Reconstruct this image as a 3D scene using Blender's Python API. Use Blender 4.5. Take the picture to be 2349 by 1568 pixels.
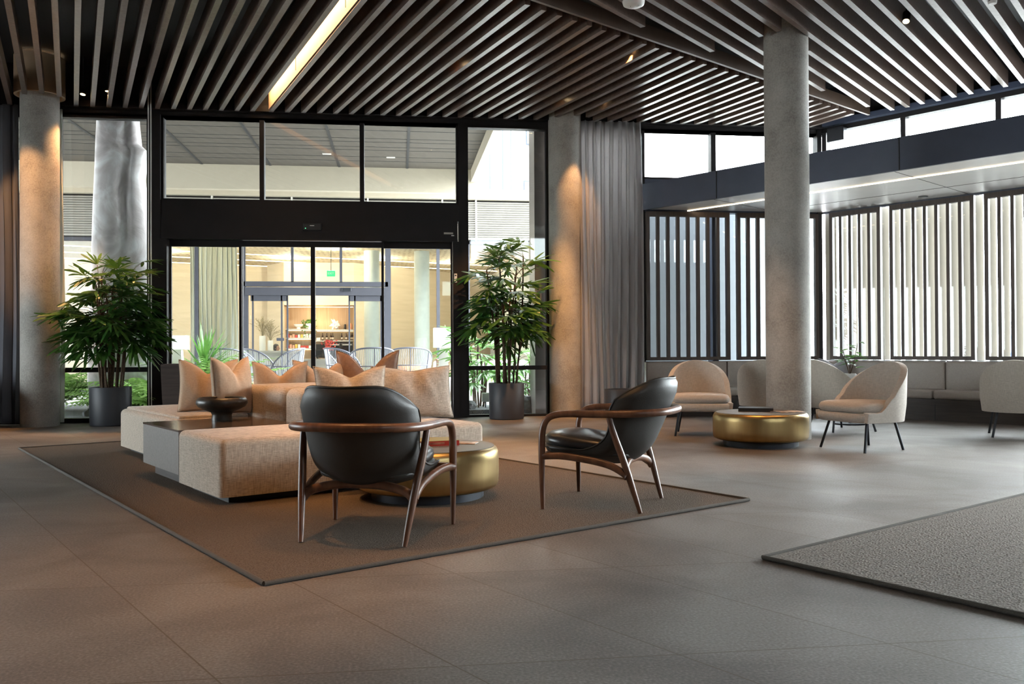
import bpy, bmesh, math, random
from mathutils import Vector, Matrix, noise as mnoise
PI = math.pi
R = math.radians
random.seed(7)
scene = bpy.context.scene
COL = scene.collection
for o in list(bpy.data.objects):
    bpy.data.objects.remove(o, do_unlink=True)

# ------------------------------------------------------------------ camera, sky, exposure
cam_data = bpy.data.cameras.new('camera')
cam_data.sensor_width = 36.0
cam_data.lens = 36.0 * 2000.0 / 2349.0
cam_data.clip_end = 300
cam = bpy.data.objects.new('camera', cam_data)
COL.objects.link(cam)
cam.matrix_world = (Matrix.Translation((0, 0, 0.97)) @ Matrix.Rotation(R(-7.4), 4, 'Z')
                    @ Matrix.Rotation(PI / 2 + math.atan(16 / 2000), 4, 'X') @ Matrix.Rotation(-0.0052, 4, 'Z'))
scene.camera = cam
scene.view_settings.view_transform = 'Standard'
scene.view_settings.look = 'None'
scene.view_settings.gamma = 1.0
scene.view_settings.use_curve_mapping = False
scene.view_settings.exposure = 0.50

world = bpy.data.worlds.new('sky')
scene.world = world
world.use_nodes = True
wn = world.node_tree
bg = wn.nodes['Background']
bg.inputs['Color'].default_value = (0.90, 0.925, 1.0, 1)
# hazy overcast sky, made brighter beyond the window wall to light the floor there
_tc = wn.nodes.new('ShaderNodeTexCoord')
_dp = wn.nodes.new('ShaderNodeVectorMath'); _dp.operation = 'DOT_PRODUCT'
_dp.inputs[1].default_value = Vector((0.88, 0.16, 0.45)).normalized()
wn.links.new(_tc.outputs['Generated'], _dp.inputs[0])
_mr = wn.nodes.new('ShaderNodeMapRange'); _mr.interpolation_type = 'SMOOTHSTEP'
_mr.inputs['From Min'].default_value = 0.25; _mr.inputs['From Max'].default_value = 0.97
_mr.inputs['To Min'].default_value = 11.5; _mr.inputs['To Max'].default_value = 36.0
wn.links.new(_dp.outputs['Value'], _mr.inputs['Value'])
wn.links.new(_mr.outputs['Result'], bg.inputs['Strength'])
try:
    scene.cycles.max_bounces = 8
    scene.cycles.transparent_max_bounces = 24
    scene.cycles.diffuse_bounces = 4
    scene.cycles.glossy_bounces = 4
    scene.cycles.sample_clamp_indirect = 6.0
    scene.cycles.caustics_reflective = False
    scene.cycles.caustics_refractive = False
except Exception:
    pass
WARM = (1.0, 0.50, 0.19)

# ------------------------------------------------------------------ materials
def new_mat(name):
    m = bpy.data.materials.new(name)
    m.use_nodes = True
    nt = m.node_tree
    return m, nt, nt.nodes['Principled BSDF']

def N(nt, t, **kw):
    n = nt.nodes.new(t)
    for k, v in kw.items():
        if k.startswith('i_'):
            n.inputs[k[2:].replace('_', ' ')].default_value = v
        else:
            setattr(n, k, v)
    return n

def L(nt, a, b):
    nt.links.new(a, b)

def c4(c):
    return (c[0], c[1], c[2], 1.0)

def ramp(nt, src, stops):
    r = N(nt, 'ShaderNodeValToRGB')
    el = r.color_ramp.elements
    while len(el) < len(stops):
        el.new(0.5)
    for e, (p, c) in zip(el, stops):
        e.position = p
        e.color = c4(c)
    L(nt, src, r.inputs['Fac'])
    return r

def coords(nt, scale=(1, 1, 1), rot=(0, 0, 0), kind='Object'):
    tc = N(nt, 'ShaderNodeTexCoord')
    mp = N(nt, 'ShaderNodeMapping')
    mp.inputs['Scale'].default_value = scale
    mp.inputs['Rotation'].default_value = rot
    L(nt, tc.outputs[kind], mp.inputs['Vector'])
    return mp.outputs['Vector']

def bump(nt, bs, src, strength, dist=0.01):
    b = N(nt, 'ShaderNodeBump')
    b.inputs['Strength'].default_value = strength
    b.inputs['Distance'].default_value = dist
    L(nt, src, b.inputs['Height'])
    L(nt, b.outputs['Normal'], bs.inputs['Normal'])

def plain(name, col, rough=0.5, metal=0.0, spec=0.5, var=0.06, scale=6.0, bmp=0.0):
    """a colour with slight procedural variation"""
    m, nt, bs = new_mat(name)
    nz = N(nt, 'ShaderNodeTexNoise')
    nz.inputs['Scale'].default_value = scale
    nz.inputs['Detail'].default_value = 5
    L(nt, coords(nt), nz.inputs['Vector'])
    lo = tuple(max(0, c * (1 - var)) for c in col)
    hi = tuple(min(1, c * (1 + var)) for c in col)
    rp = ramp(nt, nz.outputs['Fac'], [(0.3, lo), (0.7, hi)])
    L(nt, rp.outputs['Color'], bs.inputs['Base Color'])
    bs.inputs['Roughness'].default_value = rough
    bs.inputs['Metallic'].default_value = metal
    bs.inputs['Specular IOR Level'].default_value = spec
    if bmp:
        bump(nt, bs, nz.outputs['Fac'], bmp)
    return m

def woven(name, c1, c2, scale=220.0, rough=0.9, bmp=0.25, big=0.12):
    """linen: crossed streaky threads"""
    m, nt, bs = new_mat(name)
    fac = []
    for st in ((scale, scale, scale * 0.06), (scale * 0.08, scale * 0.08, scale)):
        nz = N(nt, 'ShaderNodeTexNoise')
        nz.inputs['Scale'].default_value = 1.0
        nz.inputs['Detail'].default_value = 3
        L(nt, coords(nt, st), nz.inputs['Vector'])
        fac.append(nz.outputs['Fac'])
    mx = N(nt, 'ShaderNodeMath', operation='ADD')
    L(nt, fac[0], mx.inputs[0]); L(nt, fac[1], mx.inputs[1])
    hf = N(nt, 'ShaderNodeMath', operation='MULTIPLY')
    hf.inputs[1].default_value = 0.5
    L(nt, mx.outputs[0], hf.inputs[0])
    rp = ramp(nt, hf.outputs[0], [(0.36, c1), (0.62, c2)])
    L(nt, rp.outputs['Color'], bs.inputs['Base Color'])
    bs.inputs['Roughness'].default_value = rough
    bs.inputs['Specular IOR Level'].default_value = 0.15
    bs.inputs['Sheen Weight'].default_value = 0.15
    bump(nt, bs, hf.outputs[0], bmp, 0.004)
    return m

def timber(name, c1, c2, scale=(30, 30, 1.2), rough=0.45, spec=0.5):
    m, nt, bs = new_mat(name)
    nz = N(nt, 'ShaderNodeTexNoise')
    nz.inputs['Scale'].default_value = 1.0
    nz.inputs['Detail'].default_value = 8
    nz.inputs['Distortion'].default_value = 0.6
    L(nt, coords(nt, scale), nz.inputs['Vector'])
    rp = ramp(nt, nz.outputs['Fac'], [(0.3, c1), (0.7, c2)])
    L(nt, rp.outputs['Color'], bs.inputs['Base Color'])
    bs.inputs['Roughness'].default_value = rough
    bs.inputs['Specular IOR Level'].default_value = spec
    bump(nt, bs, nz.outputs['Fac'], 0.08, 0.003)
    return m

def concrete_mat():
    m, nt, bs = new_mat('concrete')
    v = coords(nt, (1, 1, 1))
    a = N(nt, 'ShaderNodeTexNoise'); a.inputs['Scale'].default_value = 2.2; a.inputs['Detail'].default_value = 9; a.inputs['Roughness'].default_value = 0.65
    b = N(nt, 'ShaderNodeTexNoise'); b.inputs['Scale'].default_value = 60; b.inputs['Detail'].default_value = 4
    L(nt, v, a.inputs['Vector']); L(nt, v, b.inputs['Vector'])
    mx = N(nt, 'ShaderNodeMix', data_type='FLOAT'); mx.inputs[0].default_value = 0.35
    L(nt, a.outputs['Fac'], mx.inputs[2]); L(nt, b.outputs['Fac'], mx.inputs[3])
    rp = ramp(nt, mx.outputs[0], [(0.32, (0.22, 0.205, 0.185)), (0.5, (0.39, 0.37, 0.335)), (0.7, (0.52, 0.50, 0.46))])
    L(nt, rp.outputs['Color'], bs.inputs['Base Color'])
    bs.inputs['Roughness'].default_value = 0.75
    bump(nt, bs, b.outputs['Fac'], 0.12, 0.004)
    return m

def floor_mat():
    """large parallelogram stone tiles, faint joints, worn dull patches"""
    m, nt, bs = new_mat('stone_floor')
    tc = N(nt, 'ShaderNodeTexCoord')
    sp = N(nt, 'ShaderNodeSeparateXYZ')
    L(nt, tc.outputs['Object'], sp.inputs[0])
    def axis(cx, cy, off, pitch):
        a = N(nt, 'ShaderNodeMath', operation='MULTIPLY'); a.inputs[1].default_value = cx / pitch
        b = N(nt, 'ShaderNodeMath', operation='MULTIPLY_ADD'); b.inputs[1].default_value = cy / pitch
        L(nt, sp.outputs['X'], a.inputs[0]); L(nt, sp.outputs['Y'], b.inputs[0]); L(nt, a.outputs[0], b.inputs[2])
        s = N(nt, 'ShaderNodeMath', operation='SUBTRACT'); s.inputs[1].default_value = off / pitch
        L(nt, b.outputs[0], s.inputs[0])
        fr = N(nt, 'ShaderNodeMath', operation='FRACT'); L(nt, s.outputs[0], fr.inputs[0])
        d = N(nt, 'ShaderNodeMath', operation='SUBTRACT'); d.inputs[1].default_value = 0.5; L(nt, fr.outputs[0], d.inputs[0])
        ab = N(nt, 'ShaderNodeMath', operation='ABSOLUTE'); L(nt, d.outputs[0], ab.inputs[0])
        gt = N(nt, 'ShaderNodeMath', operation='GREATER_THAN'); gt.inputs[1].default_value = 0.5 - 0.0028 / pitch; L(nt, ab.outputs[0], gt.inputs[0])
        fl = N(nt, 'ShaderNodeMath', operation='FLOOR'); L(nt, s.outputs[0], fl.inputs[0])
        return gt.outputs[0], fl.outputs[0]
    g1, f1 = axis(0.866, 0.5, 0.87, 0.614)
    g2, f2 = axis(0.0, 1.0, 2.68, 1.105)
    jt = N(nt, 'ShaderNodeMath', operation='MAXIMUM'); L(nt, g1, jt.inputs[0]); L(nt, g2, jt.inputs[1])
    cb = N(nt, 'ShaderNodeCombineXYZ'); L(nt, f1, cb.inputs[0]); L(nt, f2, cb.inputs[1])
    wn_ = N(nt, 'ShaderNodeTexWhiteNoise'); L(nt, cb.outputs[0], wn_.inputs['Vector'])
    n1 = N(nt, 'ShaderNodeTexNoise'); n1.inputs['Scale'].default_value = 95; n1.inputs['Detail'].default_value = 4
    n2 = N(nt, 'ShaderNodeTexNoise'); n2.inputs['Scale'].default_value = 1.1; n2.inputs['Detail'].default_value = 6; n2.inputs['Distortion'].default_value = 0.7
    L(nt, tc.outputs['Object'], n1.inputs['Vector']); L(nt, tc.outputs['Object'], n2.inputs['Vector'])
    r1 = ramp(nt, n1.outputs['Fac'], [(0.3, (0.132, 0.111, 0.099)), (0.55, (0.205, 0.177, 0.160)), (0.75, (0.292, 0.260, 0.240))])
    r2 = ramp(nt, n2.outputs['Fac'], [(0.38, (0.74, 0.72, 0.70)), (0.62, (1.06, 1.05, 1.04))])
    mu = N(nt, 'ShaderNodeMix', data_type='RGBA', blend_type='MULTIPLY'); mu.inputs[0].default_value = 1.0
    L(nt, r1.outputs['Color'], mu.inputs[6]); L(nt, r2.outputs['Color'], mu.inputs[7])
    r3 = ramp(nt, wn_.outputs['Value'], [(0.0, (0.90, 0.90, 0.90)), (1.0, (1.06, 1.06, 1.06))])
    mv = N(nt, 'ShaderNodeMix', data_type='RGBA', blend_type='MULTIPLY'); mv.inputs[0].default_value = 1.0
    L(nt, mu.outputs[2], mv.inputs[6]); L(nt, r3.outputs['Color'], mv.inputs[7])
    mj = N(nt, 'ShaderNodeMix', data_type='RGBA')
    L(nt, jt.outputs[0], mj.inputs[0]); L(nt, mv.outputs[2], mj.inputs[6]); mj.inputs[7].default_value = (0.10, 0.066, 0.045, 1)
    L(nt, mj.outputs[2], bs.inputs['Base Color'])
    rr = ramp(nt, n2.outputs['Fac'], [(0.36, (0.58, 0.58, 0.58)), (0.66, (0.46, 0.46, 0.46))])
    L(nt, rr.outputs['Color'], bs.inputs['Roughness'])
    bs.inputs['Specular IOR Level'].default_value = 0.55
    bump(nt, bs, n1.outputs['Fac'], 0.18, 0.003)
    return m

def rug_mat(name, c1, c2, scale, ribs=None):
    m, nt, bs = new_mat(name)
    v = coords(nt)
    vo = N(nt, 'ShaderNodeTexVoronoi'); vo.inputs['Scale'].default_value = scale
    nz = N(nt, 'ShaderNodeTexNoise'); nz.inputs['Scale'].default_value = scale * 0.7; nz.inputs['Detail'].default_value = 3
    L(nt, coords(nt, (0.45, 1.0, 1.0)), vo.inputs['Vector']); L(nt, v, nz.inputs['Vector'])
    ad = N(nt, 'ShaderNodeMath', operation='ADD'); L(nt, vo.outputs['Distance'], ad.inputs[0]); L(nt, nz.outputs['Fac'], ad.inputs[1])
    src = ad.outputs[0]
    if ribs:
        wv = N(nt, 'ShaderNodeTexWave'); wv.bands_direction = 'Y'; wv.inputs['Scale'].default_value = ribs; wv.inputs['Distortion'].default_value = 0.6; wv.inputs['Detail'].default_value = 2; wv.inputs['Detail Scale'].default_value = 3
        L(nt, v, wv.inputs['Vector'])
        a2 = N(nt, 'ShaderNodeMath', operation='MULTIPLY_ADD'); a2.inputs[1].default_value = 0.6
        L(nt, wv.outputs['Fac'], a2.inputs[0]); L(nt, src, a2.inputs[2])
        src = a2.outputs[0]
    rp = ramp(nt, src, [(0.42, c1), (1.0, c2)])
    L(nt, rp.outputs['Color'], bs.inputs['Base Color'])
    bs.inputs['Roughness'].default_value = 0.95
    bs.inputs['Specular IOR Level'].default_value = 0.1
    bump(nt, bs, src, 0.7, 0.006)
    return m

def glass_mat(name, tint=(0.93, 0.97, 0.95), refl=1.0):
    """thin architectural glass: clear, with Fresnel reflections"""
    m = bpy.data.materials.new(name); m.use_nodes = True
    nt = m.node_tree; nt.nodes.clear()
    out = N(nt, 'ShaderNodeOutputMaterial')
    tr = N(nt, 'ShaderNodeBsdfTransparent'); tr.inputs['Color'].default_value = c4(tint)
    gl = N(nt, 'ShaderNodeBsdfGlossy'); gl.inputs['Roughness'].default_value = 0.02; gl.inputs['Color'].default_value = (refl, refl, refl, 1)
    fr = N(nt, 'ShaderNodeFresnel'); fr.inputs['IOR'].default_value = 1.45
    mx = N(nt, 'ShaderNodeMixShader')
    L(nt, fr.outputs[0], mx.inputs[0]); L(nt, tr.outputs[0], mx.inputs[1]); L(nt, gl.outputs[0], mx.inputs[2]); L(nt, mx.outputs[0], out.inputs[0])
    return m

def glow_mat(name, col, strength):
    m, nt, bs = new_mat(name)
    bs.inputs['Base Color'].default_value = c4(col)
    bs.inputs['Emission Color'].default_value = c4(col)
    bs.inputs['Emission Strength'].default_value = strength
    return m

def leaf_mat(name, c1, c2, trans=0.3, rough=0.38):
    m, nt, bs = new_mat(name)
    nz = N(nt, 'ShaderNodeTexNoise'); nz.inputs['Scale'].default_value = 5.0; nz.inputs['Detail'].default_value = 3
    L(nt, coords(nt), nz.inputs['Vector'])
    rp = ramp(nt, nz.outputs['Fac'], [(0.3, c1), (0.7, c2)])
    L(nt, rp.outputs['Color'], bs.inputs['Base Color'])
    bs.inputs['Roughness'].default_value = rough
    bs.inputs['Specular IOR Level'].default_value = 0.6
    tl = N(nt, 'ShaderNodeBsdfTranslucent'); L(nt, rp.outputs['Color'], tl.inputs['Color'])
    mx = N(nt, 'ShaderNodeMixShader'); mx.inputs[0].default_value = trans
    out = nt.nodes['Material Output']
    L(nt, bs.outputs[0], mx.inputs[1]); L(nt, tl.outputs[0], mx.inputs[2]); L(nt, mx.outputs[0], out.inputs['Surface'])
    return m

def sheer_mat(name, col, trans, sc=(160, 160, 6), var=0.12):
    m, nt, bs = new_mat(name)
    nz = N(nt, 'ShaderNodeTexNoise'); nz.inputs['Scale'].default_value = 1.0; nz.inputs['Detail'].default_value = 3
    L(nt, coords(nt, sc), nz.inputs['Vector'])
    rp = ramp(nt, nz.outputs['Fac'], [(0.3, tuple(c * (1 - var) for c in col)), (0.7, tuple(min(1, c * (1 + var)) for c in col))])
    L(nt, rp.outputs['Color'], bs.inputs['Base Color'])
    bs.inputs['Roughness'].default_value = 0.9
    bs.inputs['Specular IOR Level'].default_value = 0.1
    tl = N(nt, 'ShaderNodeBsdfTranslucent'); L(nt, rp.outputs['Color'], tl.inputs['Color'])
    mx = N(nt, 'ShaderNodeMixShader'); mx.inputs[0].default_value = trans
    out = nt.nodes['Material Output']
    L(nt, bs.outputs[0], mx.inputs[1]); L(nt, tl.outputs[0], mx.inputs[2]); L(nt, mx.outputs[0], out.inputs['Surface'])
    return m

def brass_mat():
    m, nt, bs = new_mat('brushed_brass')
    nz = N(nt, 'ShaderNodeTexNoise'); nz.inputs['Scale'].default_value = 1.0; nz.inputs['Detail'].default_value = 6
    L(nt, coords(nt, (9, 9, 1.2)), nz.inputs['Vector'])
    rp = ramp(nt, nz.outputs['Fac'], [(0.3, (0.42, 0.30, 0.13)), (0.7, (0.56, 0.42, 0.20))])
    L(nt, rp.outputs['Color'], bs.inputs['Base Color'])
    bs.inputs['Metallic'].default_value = 1.0
    bs.inputs['Roughness'].default_value = 0.36
    return m

M = {}
M['floor'] = floor_mat()
M['concrete'] = concrete_mat()
M['black'] = plain('black_paint', (0.012, 0.012, 0.014), 0.6, var=0.1)
M['frame'] = plain('dark_bronze_frame', (0.014, 0.012, 0.013), 0.5, spec=0.25, var=0.1)
M['lobby_frame'] = plain('grey_violet_frame', (0.045, 0.045, 0.054), 0.7, spec=0.2)
M['navy'] = plain('charcoal_blue_fascia', (0.050, 0.062, 0.100), 0.42, var=0.06)
M['batten'] = timber('dark_wood_batten', (0.120, 0.082, 0.066), (0.175, 0.128, 0.105), (26, 26, 26), 0.30, 0.6)
M['bronze_beam'] = plain('brown_bronze', (0.085, 0.052, 0.034), 0.5, var=0.15)
M['screen'] = timber('brown_screen_wood', (0.060, 0.042, 0.034), (0.090, 0.064, 0.052), (40, 40, 2), 0.5)
M['soffit'] = plain('satin_grey_metal', (0.84, 0.84, 0.83), 0.38, 0.10, var=0.02)
M['wall'] = plain('dark_wall', (0.09, 0.075, 0.065), 0.7)
M['glass'] = glass_mat('window_glass')
M['rug'] = rug_mat('brown_woven_rug', (0.035, 0.025, 0.019), (0.150, 0.115, 0.090), 210)
M['rug2'] = rug_mat('taupe_ribbed_rug', (0.060, 0.050, 0.044), (0.265, 0.232, 0.205), 120, 5.2)
M['binding'] = plain('grey_binding', (0.085, 0.074, 0.062), 0.9, bmp=0.3, scale=150)
M['linen'] = woven('oatmeal_linen', (0.29, 0.24, 0.19), (0.58, 0.495, 0.41), 320)
M['linen_pillow'] = woven('tan_linen', (0.42, 0.30, 0.21), (0.58, 0.43, 0.31), 480)
M['cream'] = woven('cream_weave', (0.46, 0.41, 0.355), (0.64, 0.58, 0.51), 320, bmp=0.15)
M['leather_tan'] = plain('tan_leather', (0.27, 0.145, 0.085), 0.42, bmp=0.15, scale=40, var=0.15)
M['leather_dark'] = plain('charcoal_leather', (0.024, 0.022, 0.019), 0.50, bmp=0.08, scale=160, var=0.1)
M['leather_seat'] = plain('black_leather_pad', (0.028, 0.026, 0.026), 0.30, bmp=0.06, scale=60, var=0.1)
M['leather_brown'] = plain('brown_leather', (0.16, 0.085, 0.05), 0.38, bmp=0.1, scale=30, var=0.2)
M['leather_taupe'] = plain('taupe_bench_leather', (0.36, 0.315, 0.28), 0.42, bmp=0.05, scale=60, var=0.06)
M['walnut'] = timber('walnut', (0.078, 0.032, 0.017), (0.190, 0.086, 0.046), (20, 20, 5), 0.36)
M['table_wood'] = timber('dark_stained_table', (0.060, 0.043, 0.034), (0.092, 0.068, 0.056), (6, 60, 60), 0.17)
M['table_side'] = timber('dark_table_side', (0.135, 0.112, 0.098), (0.175, 0.150, 0.134), (60, 60, 60), 0.55)
M['bench_wood'] = timber('dark_bench_wood', (0.032, 0.022, 0.019), (0.055, 0.040, 0.034), (3, 3, 40), 0.5)
M['brass'] = brass_mat()
M['table_top'] = plain('dull_bronze_top', (0.21, 0.175, 0.14), 0.42, 0.55, var=0.05)
M['plinth'] = plain('blue_black_metal', (0.035, 0.040, 0.050), 0.4, 0.4)
M['steel'] = plain('dark_steel', (0.045, 0.048, 0.055), 0.35, 0.7)
M['pot'] = plain('charcoal_pot', (0.038, 0.040, 0.048), 0.5, var=0.05)
M['soil'] = plain('soil', (0.030, 0.021, 0.014), 0.95, bmp=1.0, scale=40, var=0.5)
M['cane'] = plain('brown_cane', (0.085, 0.050, 0.028), 0.8, bmp=0.5, scale=50, var=0.4)
M['leaf'] = leaf_mat('palm_leaf', (0.024, 0.095, 0.018), (0.095, 0.205, 0.036), 0.3)
M['leaf_out'] = leaf_mat('courtyard_leaf', (0.060, 0.17, 0.035), (0.16, 0.33, 0.07), 0.35)
M['fern'] = leaf_mat('fern_leaf', (0.14, 0.28, 0.06), (0.30, 0.46, 0.13), 0.4, 0.6)
M['curtain'] = sheer_mat('grey_curtain', (0.56, 0.54, 0.54), 0.45, (90, 90, 4), 0.04)
M['curtain_dark'] = sheer_mat('slate_curtain', (0.20, 0.20, 0.225), 0.2, (90, 90, 4), 0.04)
M['curtain_pale'] = sheer_mat('pale_curtain', (0.92, 0.93, 0.88), 0.5, (90, 90, 4), 0.03)
M['white'] = plain('white_paint', (0.78, 0.77, 0.74), 0.6, var=0.03)
M['bright_white'] = plain('white_stucco', (0.86, 0.85, 0.83), 0.8, var=0.02)
M['cream_wall'] = timber('cream_panel_wall', (0.66, 0.55, 0.41), (0.74, 0.63, 0.48), (0.8, 0.8, 8), 0.8)
M['fascia_cream'] = plain('cream_fascia', (0.40, 0.35, 0.27), 0.7, var=0.02)
M['canopy'] = timber('grey_soffit_board', (0.050, 0.041, 0.031), (0.067, 0.056, 0.044), (2, 30, 30), 0.8)
M['louvre'] = plain('grey_beige_louvre', (0.50, 0.48, 0.44), 0.6, var=0.03)
M['louvre_slat'] = plain('warm_grey_louvre_slat', (0.27, 0.25, 0.22), 0.6, var=0.03)
M['paving'] = plain('pale_paving', (0.44, 0.43, 0.415), 0.8, scale=3, var=0.1)
M['gravel'] = plain('dark_gravel', (0.10, 0.105, 0.11), 0.8, scale=60, var=0.6, bmp=1.0)
M['rock'] = plain('slate_rock', (0.16, 0.165, 0.17), 0.75, scale=9, var=0.5, bmp=0.8)
M['plaster'] = None
M['beige_fin'] = sheer_mat('beige_sunshade', (0.40, 0.365, 0.315), 0.15, (3, 3, 0.4), 0.03)
M['rope_frame'] = plain('lavender_grey_metal', (0.10, 0.10, 0.125), 0.45)
M['rope'] = plain('grey_rope', (0.34, 0.34, 0.36), 0.8)
M['bowl'] = plain('mottled_dark_ceramic', (0.045, 0.036, 0.028), 0.38, scale=14, var=0.75, bmp=0.2)
M['paper'] = plain('paper', (0.80, 0.78, 0.74), 0.7, var=0.02)
M['red'] = plain('red_cover', (0.50, 0.035, 0.022), 0.35, var=0.05)
M['olive'] = plain('olive_yellow_cover', (0.36, 0.31, 0.10), 0.4, var=0.1)
M['book_dark'] = plain('black_cover', (0.03, 0.028, 0.028), 0.35)
M['photo'] = plain('photo_cover', (0.45, 0.30, 0.20), 0.3, scale=16, var=0.8)
M['white_plastic'] = plain('white_plastic', (0.80, 0.80, 0.78), 0.4, var=0.02)
M['lens'] = glow_mat('warm_lamp_lens', (1.0, 0.72, 0.38), 9.0)
M['led'] = glow_mat('warm_led_strip', (1.0, 0.80, 0.52), 4.0)
M['led_thin'] = glow_mat('warm_thin_led', (1.0, 0.80, 0.55), 4.5)
M['cove'] = plain('orange_lined_cove', (0.66, 0.46, 0.29), 0.6)
M['green_led'] = glow_mat('green_led', (0.1, 1.0, 0.3), 3.0)
M['exit'] = glow_mat('green_exit_sign', (0.05, 0.75, 0.20), 1.2)
M['lampshade'] = glow_mat('white_lampshade', (0.95, 0.95, 0.95), 0.6)
M['skin'] = plain('skin', (0.46, 0.27, 0.19), 0.55, var=0.06)
M['hair'] = plain('black_hair', (0.012, 0.010, 0.010), 0.45)
M['coral'] = plain('coral_top', (0.72, 0.38, 0.26), 0.8)
M['blue_cloth'] = plain('navy_cloth', (0.04, 0.06, 0.16), 0.8)
M['bottle'] = plain('dark_bottle_glass', (0.03, 0.012, 0.010), 0.12)
M['label'] = plain('bottle_label', (0.55, 0.45, 0.35), 0.6)
M['grass'] = plain('dry_grass', (0.34, 0.28, 0.17), 0.9, var=0.3)
M['orange_knit'] = woven('orange_knit', (0.62, 0.26, 0.10), (0.80, 0.40, 0.18), 90, bmp=0.8)
M['grey_counter'] = plain('grey_counter', (0.48, 0.48, 0.46), 0.6)
M['shelf_wood'] = timber('pale_oak', (0.42, 0.29, 0.18), (0.52, 0.38, 0.25), (24, 24, 1), 0.6)
M['fridge'] = plain('fridge_dark', (0.05, 0.05, 0.055), 0.25)
M['packet_red'] = plain('red_packet', (0.55, 0.06, 0.05), 0.5, var=0.3, scale=30)
M['packet_yellow'] = plain('yellow_packet', (0.70, 0.48, 0.10), 0.5, var=0.3, scale=30)
M['black_metal'] = plain('black_metal', (0.015, 0.016, 0.018), 0.4, 0.3)

def perforated_mat():
    m, nt, bs = new_mat('perforated_warm_ceiling')
    v = coords(nt, (1, 1, 1), (0, 0, R(30)))
    vo = N(nt, 'ShaderNodeTexVoronoi'); vo.inputs['Scale'].default_value = 6.0; vo.inputs['Randomness'].default_value = 0.15
    mp = N(nt, 'ShaderNodeMapping'); mp.inputs['Scale'].default_value = (1, 0.6, 1); L(nt, v, mp.inputs['Vector']); L(nt, mp.outputs[0], vo.inputs['Vector'])
    rp = ramp(nt, vo.outputs['Distance'], [(0.26, (0.20, 0.15, 0.10)), (0.34, (0.62, 0.52, 0.38))])
    L(nt, rp.outputs['Color'], bs.inputs['Base Color'])
    bs.inputs['Roughness'].default_value = 0.8
    return m
M['perforated'] = perforated_mat()

def plaster_mat():
    m, nt, bs = new_mat('troweled_plaster')
    a = N(nt, 'ShaderNodeTexNoise'); a.inputs['Scale'].default_value = 1.6; a.inputs['Detail'].default_value = 9; a.inputs['Distortion'].default_value = 2.4
    L(nt, coords(nt, (1, 1, 0.9), (0.3, 0.2, 0.5)), a.inputs['Vector'])
    rp = ramp(nt, a.outputs['Fac'], [(0.30, (0.44, 0.39, 0.38)), (0.5, (0.64, 0.59, 0.58)), (0.66, (0.86, 0.84, 0.84))])
    L(nt, rp.outputs['Color'], bs.inputs['Base Color'])
    bs.inputs['Roughness'].default_value = 0.8
    bump(nt, bs, a.outputs['Fac'], 0.5, 0.05)
    return m
M['plaster'] = plaster_mat()

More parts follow.
